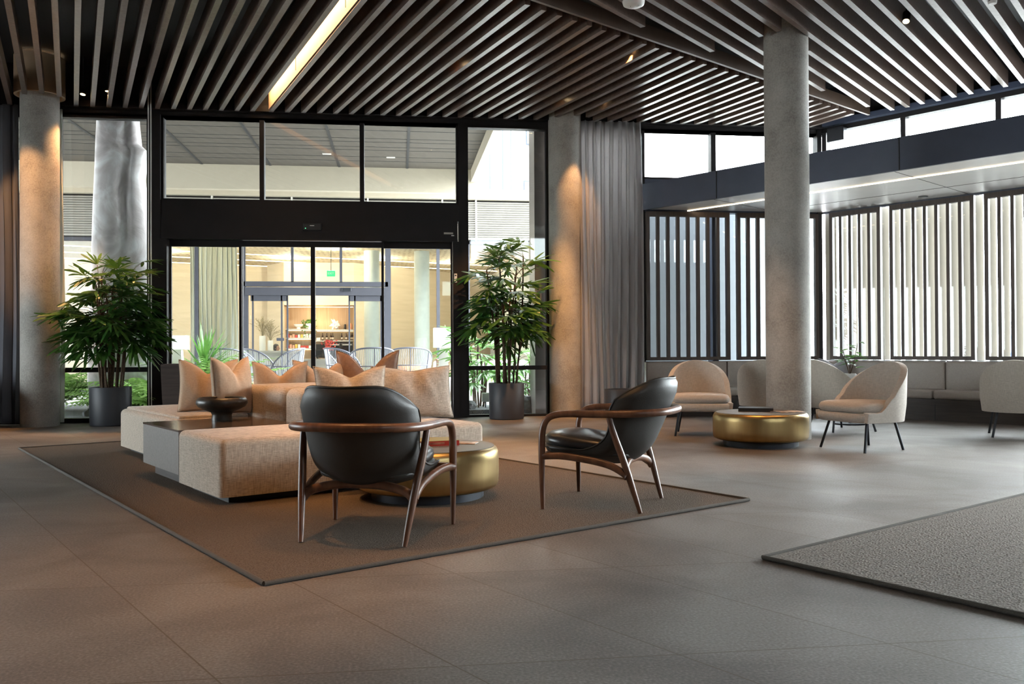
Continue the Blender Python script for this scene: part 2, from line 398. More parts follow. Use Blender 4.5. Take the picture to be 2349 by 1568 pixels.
# ------------------------------------------------------------------ mesh helpers
class MB:
    def __init__(self):
        self.bm = bmesh.new()
    def box(self, x0, x1, y0, y1, z0, z1, mtx=None):
        vs = [self.bm.verts.new(p) for p in ((x0, y0, z0), (x1, y0, z0), (x1, y1, z0), (x0, y1, z0), (x0, y0, z1), (x1, y0, z1), (x1, y1, z1), (x0, y1, z1))]
        if mtx is not None:
            for v in vs:
                v.co = mtx @ v.co
        for f in ((0, 3, 2, 1), (4, 5, 6, 7), (0, 1, 5, 4), (1, 2, 6, 5), (2, 3, 7, 6), (3, 0, 4, 7)):
            self.bm.faces.new([vs[i] for i in f])
        return vs
    def bar(self, a, b, w, h, up=(0, 0, 1)):
        """box beam from a to b, w wide, h tall, centred on the line"""
        a, b = Vector(a), Vector(b)
        d = (b - a); ln = d.length; d.normalize()
        s = d.cross(Vector(up)).normalized(); u = s.cross(d)
        m = Matrix((s, d, u)).transposed().to_4x4(); m.translation = a
        self.box(-w / 2, w / 2, 0, ln, -h / 2, h / 2, m)
    def rbox(self, x0, x1, y0, y1, z0, z1, r=0.04, seg=4, mtx=None):
        t = bmesh.new()
        bmesh.ops.create_cube(t, size=1.0)
        for v in t.verts:
            v.co = Vector(((x0 + x1) / 2 + v.co.x * (x1 - x0), (y0 + y1) / 2 + v.co.y * (y1 - y0), (z0 + z1) / 2 + v.co.z * (z1 - z0)))
        bmesh.ops.bevel(t, geom=t.edges[:] , offset=r, segments=seg, profile=0.5, affect='EDGES')
        self.merge(t, mtx)
    def merge(self, t, mtx=None):
        mp = {}
        for v in t.verts:
            mp[v] = self.bm.verts.new(mtx @ v.co if mtx is not None else v.co)
        for f in t.faces:
            try:
                self.bm.faces.new([mp[v] for v in f.verts])
            except ValueError:
                pass
        t.free()
    def ring_loft(self, rings, closed=True, cap=True):
        vs = [[self.bm.verts.new(p) for p in r] for r in rings]
        n = len(rings[0])
        for i in range(len(rings) - 1):
            for j in range(n if closed else n - 1):
                k = (j + 1) % n
                self.bm.faces.new((vs[i][j], vs[i][k], vs[i + 1][k], vs[i + 1][j]))
        if cap and closed:
            self.bm.faces.new(vs[0][::-1]); self.bm.faces.new(vs[-1])
        return vs
    def tube(self, pts, r, n=10, flat=1.0, cap=True):
        pts = [Vector(p) for p in pts]
        if not isinstance(r, (list, tuple)):
            r = [r] * len(pts)
        rings = []
        nrm = None
        for i, p in enumerate(pts):
            d = (pts[min(i + 1, len(pts) - 1)] - pts[max(i - 1, 0)]).normalized()
            if nrm is None:
                nrm = d.cross(Vector((0, 0, 1)))
                if nrm.length < 0.05:
                    nrm = d.cross(Vector((0, 1, 0)))
            nrm = (nrm - d * nrm.dot(d)).normalized()
            b = d.cross(nrm)
            rings.append([p + nrm * math.cos(2 * PI * k / n) * r[i] + b * math.sin(2 * PI * k / n) * r[i] * flat for k in range(n)])
        self.ring_loft(rings, True, cap)
    def cyl(self, c, r, z0, z1, n=32, r1=None):
        r1 = r if r1 is None else r1
        self.ring_loft([[Vector((c[0] + rr * math.cos(2 * PI * k / n), c[1] + rr * math.sin(2 * PI * k / n), z)) for k in range(n)] for rr, z in ((r, z0), (r1, z1))])
    def lathe(self, prof, c=(0, 0), n=48, cap=True):
        self.ring_loft([[Vector((c[0] + r * math.cos(2 * PI * k / n), c[1] + r * math.sin(2 * PI * k / n), z)) for k in range(n)] for r, z in prof], True, cap)
    def prism(self, poly, z0, z1):
        self.ring_loft([[Vector((p[0], p[1], z)) for p in poly] for z in (z0, z1)])
    def surf(self, fn, nu, nv, close_u=False):
        vs = [[self.bm.verts.new(fn(i / nu, j / nv)) for j in range(nv + 1)] for i in range(nu + (0 if close_u else 1))]
        n = len(vs)
        for i in range(nu):
            for j in range(nv):
                self.bm.faces.new((vs[i][j], vs[(i + 1) % n][j], vs[(i + 1) % n][j + 1], vs[i][j + 1]))
    def sphere(self, c, r, sx=1, sy=1, sz=1, sub=2, jitter=0.0, seed=0):
        t = bmesh.new()
        bmesh.ops.create_icosphere(t, subdivisions=sub, radius=r)
        rnd = random.Random(seed)
        for v in t.verts:
            k = 1 + rnd.uniform(-jitter, jitter)
            v.co = Vector((c[0] + v.co.x * sx * k, c[1] + v.co.y * sy * k, c[2] + v.co.z * sz * k))
        self.merge(t)
    def build(self, name, mat, parent=None, smooth=None, loc=None, rotz=0.0, mods=()):
        me = bpy.data.meshes.new(name)
        bmesh.ops.recalc_face_normals(self.bm, faces=self.bm.faces[:])
        self.bm.to_mesh(me); self.bm.free()
        if isinstance(mat, str):
            mat = M[mat]
        me.materials.append(mat)
        if smooth is not None:
            for p in me.polygons:
                p.use_smooth = True
            me.set_sharp_from_angle(angle=R(smooth))
        o = bpy.data.objects.new(name, me)
        COL.objects.link(o)
        if parent is not None:
            o.parent = parent
        if loc is not None:
            o.location = loc
        o.rotation_euler[2] = rotz
        for t, kw in mods:
            md = o.modifiers.new(t.lower(), t)
            for k, v in kw.items():
                setattr(md, k, v)
        return o

def tag(o, label=None, cat=None, group=None, kind=None):
    if label: o['label'] = label
    if cat: o['category'] = cat
    if group: o['group'] = group
    if kind: o['kind'] = kind
    return o

def empty(name, loc=(0, 0, 0), rotz=0.0, label=None, cat=None, group=None, kind=None):
    o = bpy.data.objects.new(name, None)
    o.empty_display_size = 0.1
    COL.objects.link(o)
    o.location = loc
    o.rotation_euler[2] = rotz
    return tag(o, label, cat, group, kind)

def copy_tree(o, parent=None):
    c = o.copy()
    COL.objects.link(c)
    c.parent = parent
    for ch in list(o.children):
        copy_tree(ch, c)
    return c

def spot(parent, loc, target, power, size=50, blend=0.4, col=WARM, radius=0.04):
    ld = bpy.data.lights.new('spot', 'SPOT')
    ld.energy = power; ld.color = col; ld.spot_size = R(size); ld.spot_blend = blend; ld.shadow_soft_size = radius
    o = bpy.data.objects.new('beam', ld)
    COL.objects.link(o)
    o.parent = parent
    o.location = loc
    d = Vector(target) - Vector(loc)
    o.rotation_euler = d.to_track_quat('-Z', 'Y').to_euler()
    return o

def lerp(a, b, t):
    return a + (b - a) * t

def spline(pts, n):
    """Catmull-Rom through pts, n samples per span"""
    pts = [Vector(p) for p in pts]
    out = []
    for i in range(len(pts) - 1):
        p0, p1, p2, p3 = pts[max(i - 1, 0)], pts[i], pts[i + 1], pts[min(i + 2, len(pts) - 1)]
        for k in range(n):
            t = k / n
            out.append(0.5 * ((2 * p1) + (p2 - p0) * t + (2 * p0 - 5 * p1 + 4 * p2 - p3) * t * t + (3 * p1 - p0 - 3 * p2 + p3) * t ** 3))
    out.append(pts[-1])
    return out

# ------------------------------------------------------------------ directions of the building
YW = 12.45                                   # inner face of the glass front
RC = Vector((6.34, YW, 0))                   # corner with the right-hand window wall
RD = Vector((0.574, -0.819, 0))              # along the right wall, towards the camera
RN = Vector((0.819, 0.574, 0))               # outwards through the right wall
def rw(t, n=0.0, z=0.0):
    return RC + RD * t + RN * n + Vector((0, 0, z))
RM = Matrix((RD, RN, Vector((0, 0, 1)))).transposed().to_4x4()   # local x along wall, y outwards
RM.translation = RC
RANG = math.atan2(RD.y, RD.x)

def struct(name, mb, mat, parent=None, **kw):
    o = mb.build(name, mat, parent, **kw)
    if parent is None:
        o['kind'] = 'structure'
    return o

# ------------------------------------------------------------------ floor, ceiling void, enclosing walls
b = MB(); b.prism([(-9, -4), (13, -4), (13, 4.0), (6.34, 12.5), (-9, 12.5)], -0.2, 0.0)
struct('floor', b, 'floor')
ceil = empty('ceiling', (0, 0, 0), kind='structure')
b = MB(); b.prism([(-9.2, -4.2), (13.2, -4.2), (13.2, 3.0), (6.6, 12.7), (-9.2, 12.7)], 4.85, 5.0)
b.build('ceiling_deck', 'black', ceil)
b = MB(); b.box(-9.2, -9, -4, 5.0, 0, 4.9); b.box(-9.2, -9, 10.7, 12.6, 0, 4.9); b.box(-9.2, -9, 5.0, 10.7, 0, 0.3); b.box(-9.2, -9, 5.0, 10.7, 2.9, 4.9); struct('wall_left', b, 'wall')
w = empty('window_30', kind='structure')  # unseen window, added so daylight reaches the sofa
b = MB()
for y in (5.0, 6.85, 8.75, 10.64): b.box(-9.14, -9.06, y, y + 0.06, 0.3, 2.9)
b.box(-9.14, -9.06, 5.0, 10.7, 0.3, 0.36); b.box(-9.14, -9.06, 5.0, 10.7, 2.84, 2.9); b.build('window_frame', 'frame', w)
b = MB(); b.box(-9.104, -9.096, 5.02, 10.68, 0.32, 2.88); b.build('window_glass', 'glass', w)
b = MB(); b.box(-9.2, 13.2, -4.2, -4, 0, 3.9); b.box(-9.2, 13.2, -4.2, -4, 4.75, 4.9)
for x0, x1 in ((-9.2, 2.4), (6.4, 7.2), (11.2, 13.2)): b.box(x0, x1, -4.2, -4, 3.9, 4.75)
struct('wall_back', b, 'wall')
for k, (x0, x1) in enumerate(((2.4, 6.4), (7.2, 11.2))):  # unseen high windows added behind the camera to bring in frontal daylight
    w = empty('window_%d' % (20 + k), kind='structure')
    b = MB(); b.box(x0, x1, -4.12, -4.06, 3.9, 3.94); b.box(x0, x1, -4.12, -4.06, 4.71, 4.75); b.box((x0 + x1) / 2 - 0.03, (x0 + x1) / 2 + 0.03, -4.12, -4.06, 3.94, 4.71); b.build('window_frame', 'frame', w)
    b = MB(); b.box(x0, x1, -4.094, -4.088, 3.92, 4.73); b.build('window_glass', 'glass', w)
b = MB(); b.box(13, 13.2, -4, 3.4, 0, 4.9); struct('wall_right', b, 'wall')

# ceiling battens: one family runs to the glass front, the other to the right-hand clerestory, a bronze channel between them
ZB, HB, WB = 4.25, 0.20, 0.057
def ridge_y(x):
    return 8.123 + 0.649 * (x - 1.302)
K1 = -0.352
def batten(a, c):
    m = MB(); m.bar((a[0], a[1], ZB + HB / 2), (c[0], c[1], ZB + HB / 2), WB, HB)
    return m.build('batten', 'batten', ceil)
xs = [-1.977 - 0.2085 * k for k in range(0, 16)] + [-1.728 + 0.2168 * k for k in range(0, 37)]
COLS = [(-4.64, 12.07), (2.385, 12.36), (4.13, 8.87)]
for x in xs:
    ye = 12.32
    if x > 6.3:
        ye = min(ye, 12.45 - (x - 6.34) * 1.427 - 0.25)
    # lower end at the bronze channel, or out behind the camera
    den = 1 - 0.649 * K1
    y0 = (8.123 + 0.649 * (x - K1 * 12.3 - 1.302)) / den + 0.10
    y0 = max(y0, 2.2)
    if x > 6.3:
        # the right-hand wall cuts these short
        for s in range(400):
            yy = 12.32 - s * 0.01
            xx = x + K1 * (yy - 12.3)
            if (Vector((xx, yy, 0)) - RC).dot(RN) < -0.12:
                ye = yy; break
    pieces = [(y0, ye)]
    for cx, cy in COLS[:2]:
        np_ = []
        for (p, q) in pieces:
            xa = x + K1 * (cy - 12.3)
            if abs(xa - cx) < 0.255 and p < cy < q + 0.4:
                gap = math.sqrt(max(0.0, 0.30 ** 2 - (xa - cx) ** 2)) + 0.02
                np_.append((p, cy - gap))
            else:
                np_.append((p, q))
        pieces = np_
    for p, q in pieces:
        if q - p > 0.3:
            batten((x + K1 * (p - 12.3), p), (x + K1 * (q - 12.3), q))
# second family
D2 = Vector((0.730, 0.683, 0)); N2 = Vector((0.683, -0.730, 0))
for k in range(-6, 27):
    c = (-3.91 + 0.2095 * k) * 0.9704
    base = N2 * c
    # far end: right wall or channel
    s_end = None
    s = -4.0
    while s < 22:
        p = base + D2 * s
        if p.y - ridge_y(p.x) > -0.26 and p.x > -2.0 and p.y > 4:
            s_end = s; break
        if (p - RC).dot(RN) > -0.30:
            s_end = s; break
        s += 0.02
    if s_end is None:
        continue
    s0 = max(-1.0, s_end - 14)
    for s in range(0, 1400):
        p = base + D2 * (s_end - s * 0.02)
        if p.y < 2.0 or p.x > 12.5:
            s0 = s_end - s * 0.02; break
    segs = [(s0, s_end)]
    cc = Vector((4.13, 8.87, 0)); off = abs((cc - base).dot(N2)); sc_ = (cc - base).dot(D2)
    if off < 0.26 and s0 < sc_ < s_end:
        gap = math.sqrt(max(0, 0.31 ** 2 - off ** 2)) + 0.03
        segs = [(s0, sc_ - gap), (sc_ + gap + 0.12, s_end)]
    for p, q in segs:
        if q - p > 0.25:
            A, B = base + D2 * p, base + D2 * q
            batten((A.x, A.y), (B.x, B.y))
b = MB()
b.bar((-4.0, ridge_y(-4.0), 4.33), (6.62, ridge_y(6.62), 4.33), 0.035, 0.15)
b.build('bronze_channel', 'bronze_beam', ceil)
b = MB()   # head trims along the glass front and the right wall
b.box(-9, 6.34, 12.33, 12.44, 4.26, 4.34)
b.box(-9, 6.4, 12.45, 12.6, 4.17, 4.9)
b.build('head_trim', 'frame', ceil)

# concrete columns
def column(x, y, r, label):
    m = MB(); m.cyl((0, 0), r, 0, 4.86, 64)
    o = m.build('concrete_column', 'concrete', None, smooth=40, loc=(x, y, 0))
    tag(o, label, 'column', 'round concrete columns')
    return o
column(-4.64, 12.07, 0.232, 'round concrete column with a warm light spilling down it, beside the pale curtain edge')
column(2.385, 12.36, 0.235, 'round concrete column between the glass front and the gathered grey curtain')
column(4.13, 8.87, 0.230, 'tallest round concrete column, standing alone behind the brass drum table with the closed book')
# ring of dark ceiling trim round the column by the curtain
b = MB()
b.ring_loft([[Vector((-4.64 + r * math.cos(2 * PI * k / 48), 12.07 + r * math.sin(2 * PI * k / 48), z)) for k in range(48)] for r, z in ((0.27, 4.30), (0.30, 4.30), (0.30, 4.80), (0.27, 4.80), (0.27, 4.30))], True, False)
o = b.build('column_collar', 'cove', None, smooth=40)
tag(o, 'warm lit ring collar where the column beside the pale curtain meets the ceiling', 'collar')
b = MB()
b.ring_loft([[Vector((-4.64 + r * math.cos(2 * PI * k / 48), 12.07 + r * math.sin(2 * PI * k / 48), z)) for k in range(48)] for r, z in ((0.233, 4.70), (0.265, 4.70), (0.265, 4.72), (0.233, 4.72), (0.233, 4.70))], True, False)
b.build('ring_light', 'led', o, smooth=40)

# ------------------------------------------------------------------ glass front: windows and the sliding door
def window(name, x0, x1, z0, z1, rails=(), mull=(), fw=0.06, y=YW):
    w = empty(name, (0, 0, 0), kind='structure')
    m = MB()
    m.box(x0, x0 + fw, y, y + 0.14, z0, z1); m.box(x1 - fw, x1, y, y + 0.14, z0, z1)
    m.box(x0 + fw, x1 - fw, y, y + 0.14, z0, z0 + fw); m.box(x0 + fw, x1 - fw, y, y + 0.14, z1 - fw, z1)
    for z, h in rails:
        m.box(x0 + fw, x1 - fw, y + 0.005, y + 0.135, z - h / 2, z + h / 2)
    for x, h in mull:
        m.box(x - h / 2, x + h / 2, y + 0.005, y + 0.135, z0 + fw, z1 - fw)
    m.build('window_frame', 'frame', w)
    g = MB(); g.box(x0 + fw * 0.5, x1 - fw * 0.5, y + 0.066, y + 0.074, z0 + fw * 0.5, z1 - fw * 0.5)
    g.build('window_glass', 'glass', w)
    return w
window('window_1', -9.0, -4.60, 0, 4.18, rails=((0.72, 0.06),), mull=((-6.8, 0.06),))
window('window_2', -4.60, -3.35, 0, 4.20, rails=((0.715, 0.065),))
window('window_3', -3.22, 0.855, 3.03, 4.20, mull=((-1.88, 0.062), (-0.505, 0.062)), fw=0.03)
window('window_4', 0.965, 2.16, 0, 4.18, rails=((0.70, 0.06),), fw=0.03)
window('window_5', 2.16, 3.60, 0, 4.18, fw=0.04)
b = MB()   # dark jamb posts beside the door and the deep header over it
b.box(-3.35, -3.22, YW - 0.05, YW + 0.18, 0, 4.20); b.box(0.855, 0.965, YW - 0.05, YW + 0.18, 0, 4.20)
b.build('trim_1', 'frame')['kind'] = 'structure'

door = empty('door_1', (0, 0, 0), kind='structure')
b = MB(); b.box(-3.22, 0.855, YW - 0.04, YW + 0.18, 2.79, 3.03); b.build('transom_beam', 'frame', door)
b = MB(); b.box(-3.20, 0.835, YW - 0.09, YW + 0.16, 2.50, 2.785); b.build('operator_header', 'frame', door)
b = MB(); b.box(-3.22, -3.135, YW - 0.06, YW + 0.16, 0, 2.50); b.box(0.77, 0.855, YW - 0.06, YW + 0.16, 0, 2.50); b.build('door_jamb', 'frame', door)
def leaf(x0, x1, y, sl, sr, top):
    m = MB()
    m.box(x0, x0 + sl, y, y + 0.05, 0.03, top); m.box(x1 - sr, x1, y, y + 0.05, 0.03, top)
    m.box(x0 + sl, x1 - sr, y, y + 0.05, 2.41, top); m.box(x0 + sl, x1 - sr, y, y + 0.05, 0.03, 0.16)
    o = m.build('sliding_panel', 'frame', door)
    g = MB(); g.box(x0 + sl * .5, x1 - sr * .5, y + 0.021, y + 0.029, 0.1, 2.45); g.build('panel_glass', 'glass', o)
leaf(-3.13, -2.15, YW + 0.07, 0.022, 0.035, 2.50)
leaf(-2.19, -1.188, YW, 0.035, 0.03, 2.49)
leaf(-1.188, -0.205, YW, 0.03, 0.035, 2.49)
leaf(-0.24, 0.765, YW + 0.07, 0.035, 0.022, 2.50)
b = MB(); b.box(-3.13, 0.77, YW - 0.06, YW + 0.16, 0, 0.03); b.build('threshold', 'steel', door)
b = MB(); b.rbox(-1.31, -1.06, YW - 0.125, YW - 0.085, 2.63, 2.725, 0.008, 2); sn = b.build('motion_sensor', 'black', door)
b = MB(); b.box(-1.215, -1.155, YW - 0.130, YW - 0.124, 2.688, 2.696); b.build('sensor_mark', 'white_plastic', sn)
b = MB(); b.sphere((-1.275, YW - 0.124, 2.655), 0.006, sub=2); b.build('sensor_light', 'green_led', sn)
b = MB(); b.box(-1.318, -1.312, YW - 0.13, YW - 0.085, 2.63, 2.69); b.box(-1.058, -1.052, YW - 0.13, YW - 0.085, 2.63, 2.72); b.build('sensor_bracket', 'steel', sn)
b = MB(); b.box(0.64, 0.77, YW - 0.098, YW - 0.09, 2.60, 2.625); b.build('data_plate', 'louvre', door)
b = MB(); b.box(0.745, 0.785, YW - 0.098, YW - 0.088, 2.575, 2.587); b.build('data_plate', 'white_plastic', door)
sw = empty('wall_switch', (0, 0, 0), label='small white key switch plate on the black jamb beside the sliding door', cat='switch')
b = MB(); b.rbox(0.785, 0.825, YW - 0.072, YW - 0.058, 1.92, 2.045, 0.004, 2); b.build('plate', 'white_plastic', sw)
for z in (1.95, 1.98, 2.018):
    b = MB(); b.box(0.793, 0.817, YW - 0.077, YW - 0.070, z - 0.009, z + 0.009); b.build('button', 'steel' if z > 1.99 else 'white_plastic', sw)
# twin steel cables beside the door post
cb = empty('hanging_cable', (0, 0, 0), label='pair of thin pale cables hanging from ceiling to floor beside the door post', cat='cable')
for x in (-3.325, -3.292):
    b = MB(); b.cyl((x, 12.22), 0.008, 0.0, 4.86, 8); b.build('cable', 'white_plastic', cb, smooth=40)

# ------------------------------------------------------------------ end wall right of the curtain: dark band, screens, clerestory
b = MB(); b.box(3.60, 6.34, YW, YW + 0.15, 0, 0.775); b.box(3.60, 6.34, YW, YW + 0.15, 2.98, 3.46)
struct('wall_front', b, 'navy')
window('window_6', 3.50, 6.34, 3.46, 4.20, mull=((4.655, 0.075),), fw=0.03)
b = MB(); b.box(3.60, 6.34, YW + 0.10, YW + 0.108, 0.775, 2.98); g = b.build('window_7', 'glass'); g['kind'] = 'structure'
b = MB(); b.box(4.66, 4.75, YW + 0.09, YW + 0.3, 0.775, 2.98); b.build('trim_2', 'navy')['kind'] = 'structure'
b = MB(); b.box(6.27, 6.34, YW - 0.03, YW + 0.12, 0.0, 4.9); b.build('trim_3', 'frame')['kind'] = 'structure'

SCREEN_LABELS = []
def slat_screen(mtx, x0, x1, n, label, z0=0.79, z1=2.975):
    """brown timber frame with upright slats; local x along the wall"""
    s = empty('slat_screen', label=label, cat='screen', group='upright slat screens above the banquettes')
    s.matrix_world = mtx
    fr = MB()
    fr.box(x0, x1, -0.07, 0.0, z0, z0 + 0.05); fr.box(x0, x1, -0.07, 0.0, z1 - 0.07, z1)
    fr.box(x0, x0 + 0.05, -0.07, 0.0, z0 + 0.05, z1 - 0.07); fr.box(x1 - 0.05, x1, -0.07, 0.0, z0 + 0.05, z1 - 0.07)
    fr.build('frame', 'screen', s)
    for k in range(1, n):
        x = x0 + 0.025 + (x1 - x0 - 0.05) * k / n
        m = MB(); m.box(x - 0.022, x + 0.022, -0.065, -0.005, z0 + 0.05, z1 - 0.07); m.build('slat', 'screen', s)
    return s
FW = Matrix.Translation((0, YW, 0))
slat_screen(FW, 3.60, 4.87, 8, 'brown upright slat screen next to the gathered grey curtain')
slat_screen(FW, 4.985, 6.26, 8, 'brown upright slat screen in the end wall, partly behind the lone concrete column')
slat_screen(RM, 0.16, 0.93, 5, 'narrow brown slat screen before the bright louvres, nearest the room corner')
slat_screen(RM, 1.06, 2.185, 7, 'brown slat screen before the bright louvres, above the bench back with one seam')
slat_screen(RM, 2.31, 3.44, 7, 'brown slat screen before the bright louvres, cut by the picture edge')
slat_screen(RM, 3.57, 4.70, 7, 'brown slat screen on the bright window wall, beyond the picture edge')

# right wall: parapet, posts, glass, clerestory
b = MB(); b.box(0, 10.5, 0.0, 0.15, 0, 0.78, RM); b.box(0, 10.5, 0.0, 0.06, 2.98, 3.05, RM)
struct('wall_right_window', b, 'navy').name = 'wall_window'
b = MB(); b.box(0.05, 10.5, 0.08, 0.088, 0.78, 2.98, RM); g = b.build('window_8', 'glass'); g['kind'] = 'structure'
w = empty('window_9', kind='structure')
b = MB(); b.box(0.0, 10.5, 0.0, 0.13, 4.20, 4.9, RM); b.box(0, 10.5, 0, 0.13, 3.40, 3.46, RM)
for t in (0.05, 1.235, 2.47, 3.7, 4.93, 6.16, 7.4, 8.6, 9.8):
    b.box(t - 0.035, t + 0.035, 0.005, 0.125, 3.46, 4.20, RM)
b.build('window_frame', 'frame', w)
b = MB(); b.box(0.05, 10.5, 0.06, 0.068, 3.43, 4.22, RM); b.build('window_glass', 'glass', w)
b = MB(); b.box(0, 10.5, -0.10, 0.0, 4.27, 4.35, RM); b.build('trim_4', 'navy')['kind'] = 'structure'
b = MB(); b.rbox(0.16, 0.42, -0.12, -0.004, 4.02, 4.22, 0.01, 2, RM)
tag(b.build('loudspeaker', 'steel'), 'small grey box speaker fixed high in the corner of the clerestory', 'speaker')

# beige sunshade boards outside the glass
sun = empty('sunshade_screen', label='bank of tall beige sunshade boards standing outside the bright window wall', cat='sunshade')
t = 0.15
while t < 3.3:
    m = MB(); p = Matrix.Translation(rw(t + 0.105, 0.192)) @ Matrix.Rotation(RANG + R(38), 4, 'Z')
    m.box(-0.045, 0.045, -0.010, 0.010, 0.0, 3.0, p); m.build('board', 'beige_fin', sun)
    t += 0.159

p = Matrix.Translation(rw(0.075, 0.192)) @ Matrix.Rotation(RANG + R(20), 4, 'Z')
m = MB(); m.box(-0.10, 0.06, -0.012, 0.012, 0, 3.0, p); m.build('board', 'beige_fin', sun)

# dropped soffit with its dark fascia
b = MB()
FT, FB = 3.38, 3.0
b.box(-1.585, 10.5, -2.29, -2.25, FB, FT, RM)
fa = struct('trim_5', b, 'navy')
b = MB(); fp = [rw(-1.52, -2.25), rw(10.5, -2.25), rw(10.5, -0.005), rw(0.01, -0.005)]
b.prism([(p.x, p.y) for p in fp], FB + 0.004, FB + 0.03)
so = struct('trim_6', b, 'soffit')
b = MB()
for t in (-0.23, 2.25, 4.73):
    b.box(t - 0.15, t - 0.145, -2.25, -0.02, FB + 0.001, FB + 0.006, RM)
b.box(-0.6, 10.5, -0.755, -0.75, FB + 0.001, FB + 0.006, RM)
b.build('panel_joint', 'black', so)
b = MB()
for t in (-0.30, 2.18, 4.66):
    b.box(t - 0.005, t + 0.005, -2.296, -2.288, FB, FT, RM)
b.build('fascia_joint', 'black', fa)
b = MB(); fp = [rw(-1.55, -2.25), rw(10.5, -2.25), rw(10.5, 0.0), rw(0.0, 0.0)]
b.prism([(p.x, p.y) for p in fp], 3.30, 3.36); b.build('soffit_roof', 'bright_white', so)
b = MB(); b.box(-1.20, 9.0, -1.72, -1.695, FB - 0.006, FB + 0.003, RM)
tag(b.build('linear_soffit_light', 'led_thin'), 'thin glowing strip light set in the pale lowered soffit', 'strip light')
dl = empty('soffit_downlight', rw(1.62, -0.28, FB - 0.003), label='small round recessed light in the pale soffit close to the slats', cat='downlight')
b = MB(); b.lathe([(0.045, 0.0), (0.06, 0.0), (0.06, 0.006), (0.045, 0.006)], n=24); b.build('ring', 'steel', dl, smooth=40)
b = MB(); b.cyl((0, 0), 0.044, 0.003, 0.005, 24); b.build('lens', 'white_plastic', dl)

# ------------------------------------------------------------------ banquettes
def banquette(mtx, segs, label):
    """segs: list of (x0, x1); local y negative is into the room"""
    bq = empty('banquette', label=label, cat='bench', group='upholstered wall benches')
    bq.matrix_world = mtx
    xa, xb = segs[0][0], segs[-1][1]
    m = MB(); m.box(xa, xb, -0.50, -0.02, 0.0, 0.22); m.box(xa, xb, -0.56, -0.02, 0.22, 0.285); m.build('base', 'bench_wood', bq)
    for x0, x1 in segs[:-1]:
        m = MB(); m.box(x1 - 0.003, x1 + 0.003, -0.504, -0.49, 0.0, 0.22); m.build('base_joint', 'black', bq)
    for x0, x1 in segs:
        m = MB(); m.rbox(x0 + 0.004, x1 - 0.004, -0.60, -0.16, 0.287, 0.40, 0.035, 4); m.build('seat_cushion', 'leather_taupe', bq, smooth=50)
        m = MB(); m.rbox(x0 + 0.004, x1 - 0.004, -0.175, -0.02, 0.36, 0.775, 0.03, 4); m.build('back_cushion', 'leather_taupe', bq, smooth=50)
    return bq
banquette(FW, [(3.55, 4.78), (4.78, 5.90)], 'taupe leather bench along the end wall under the brown slats, behind the frontal cream chair')
banquette(RM, [(-0.02, 1.84), (1.84, 3.42), (3.42, 5.0)], 'taupe leather bench under the bright louvred window wall')

# ------------------------------------------------------------------ rugs (seating axes are turned 30 degrees)
A30 = R(30)
def uv(u, v, z=0.0):
    return Vector((u * 0.8660254 - v * 0.5, u * 0.5 + v * 0.8660254, z))
RZ = 0.014
def rug(u0, u1, v0, v1, mat, label):
    c = uv((u0 + u1) / 2, (v0 + v1) / 2)
    e = empty('rug', c, A30, label, 'rug')
    w, d = (u1 - u0) / 2, (v1 - v0) / 2
    m = MB(); m.box(-w, w, -d, d, 0.001, RZ - 0.002); m.build('pile', mat, e)
    m = MB()
    pts = [(-w, -d), (w, -d), (w, d), (-w, d)]
    for i in range(4):
        a, b_ = pts[i], pts[(i + 1) % 4]
        m.tube([(lerp(a[0], b_[0], k / 8), lerp(a[1], b_[1], k / 8), 0.011) for k in range(9)], 0.0105, 8)
    m.build('binding', 'binding', e, smooth=60)
    return e
rug(1.37, 4.54, 3.48, 9.85, 'rug', 'large brown woven rug under the sofa, brass drum and walnut armchairs')
rug(3.339, 8.2, -1.4, 2.483, 'rug2', 'taupe ribbed rug lying by itself on the stone floor, no furniture on it')

# ------------------------------------------------------------------ island sofa, side table, bowl
def block(name, u0, u1, v0, v1, z0, z1, r, mat, label, cat, foot=True, cushion=None):
    c = uv((u0 + u1) / 2, (v0 + v1) / 2)
    e = empty(name, (c.x, c.y, RZ), A30, label, cat)
    w, d = (u1 - u0) / 2 - 0.004, (v1 - v0) / 2 - 0.004
    m = MB()
    t = bmesh.new(); bmesh.ops.create_cube(t, size=1.0)
    for vtx in t.verts:
        vtx.co = Vector((vtx.co.x * 2 * w, vtx.co.y * 2 * d, z0 + (vtx.co.z + 0.5) * (z1 - z0)))
    top = [ed for ed in t.edges if all(vv.co.z > z1 - 1e-4 for vv in ed.verts)]
    side = [ed for ed in t.edges if abs(ed.verts[0].co.z - ed.verts[1].co.z) > 0.01]
    bmesh.ops.bevel(t, geom=top + side, offset=r, segments=5, profile=0.5, affect='EDGES')
    m.merge(t)
    m.build('upholstered_block', mat, e, smooth=50)
    if foot:
        m = MB(); m.box(-w + 0.08, w - 0.08, -d + 0.08, d - 0.08, 0.0, z0 + 0.005); m.build('recessed_foot', 'black', e)
    if cushion:
        m = MB(); q = cushion; m.rbox(-w + q[0], w - q[1], -d + q[2], d - q[3], z1 - 0.02, z1 + q[4], 0.02, 4); m.build('seat_cushion', mat, e, smooth=50)
    return e
block('sofa_module', 1.83, 3.84, 5.36, 6.24, 0.045, 0.405, 0.045, 'linen', 'long oatmeal linen chaise block facing the walnut armchairs, with two tan pillows', 'sofa')
block('sofa_module', 2.10, 2.74, 7.23, 9.0, 0.045, 0.40, 0.05, 'linen', 'pale linen sofa seat behind the dark bowl, carrying the upright tan pillows', 'sofa', cushion=(0.05, 0.0, 0.05, 0.05, 0.022))
block('sofa_module', 2.755, 3.88, 6.25, 6.60, 0.045, 0.655, 0.07, 'linen', 'linen sofa backrest block ending next to the black leather armchair', 'sofa backrest')
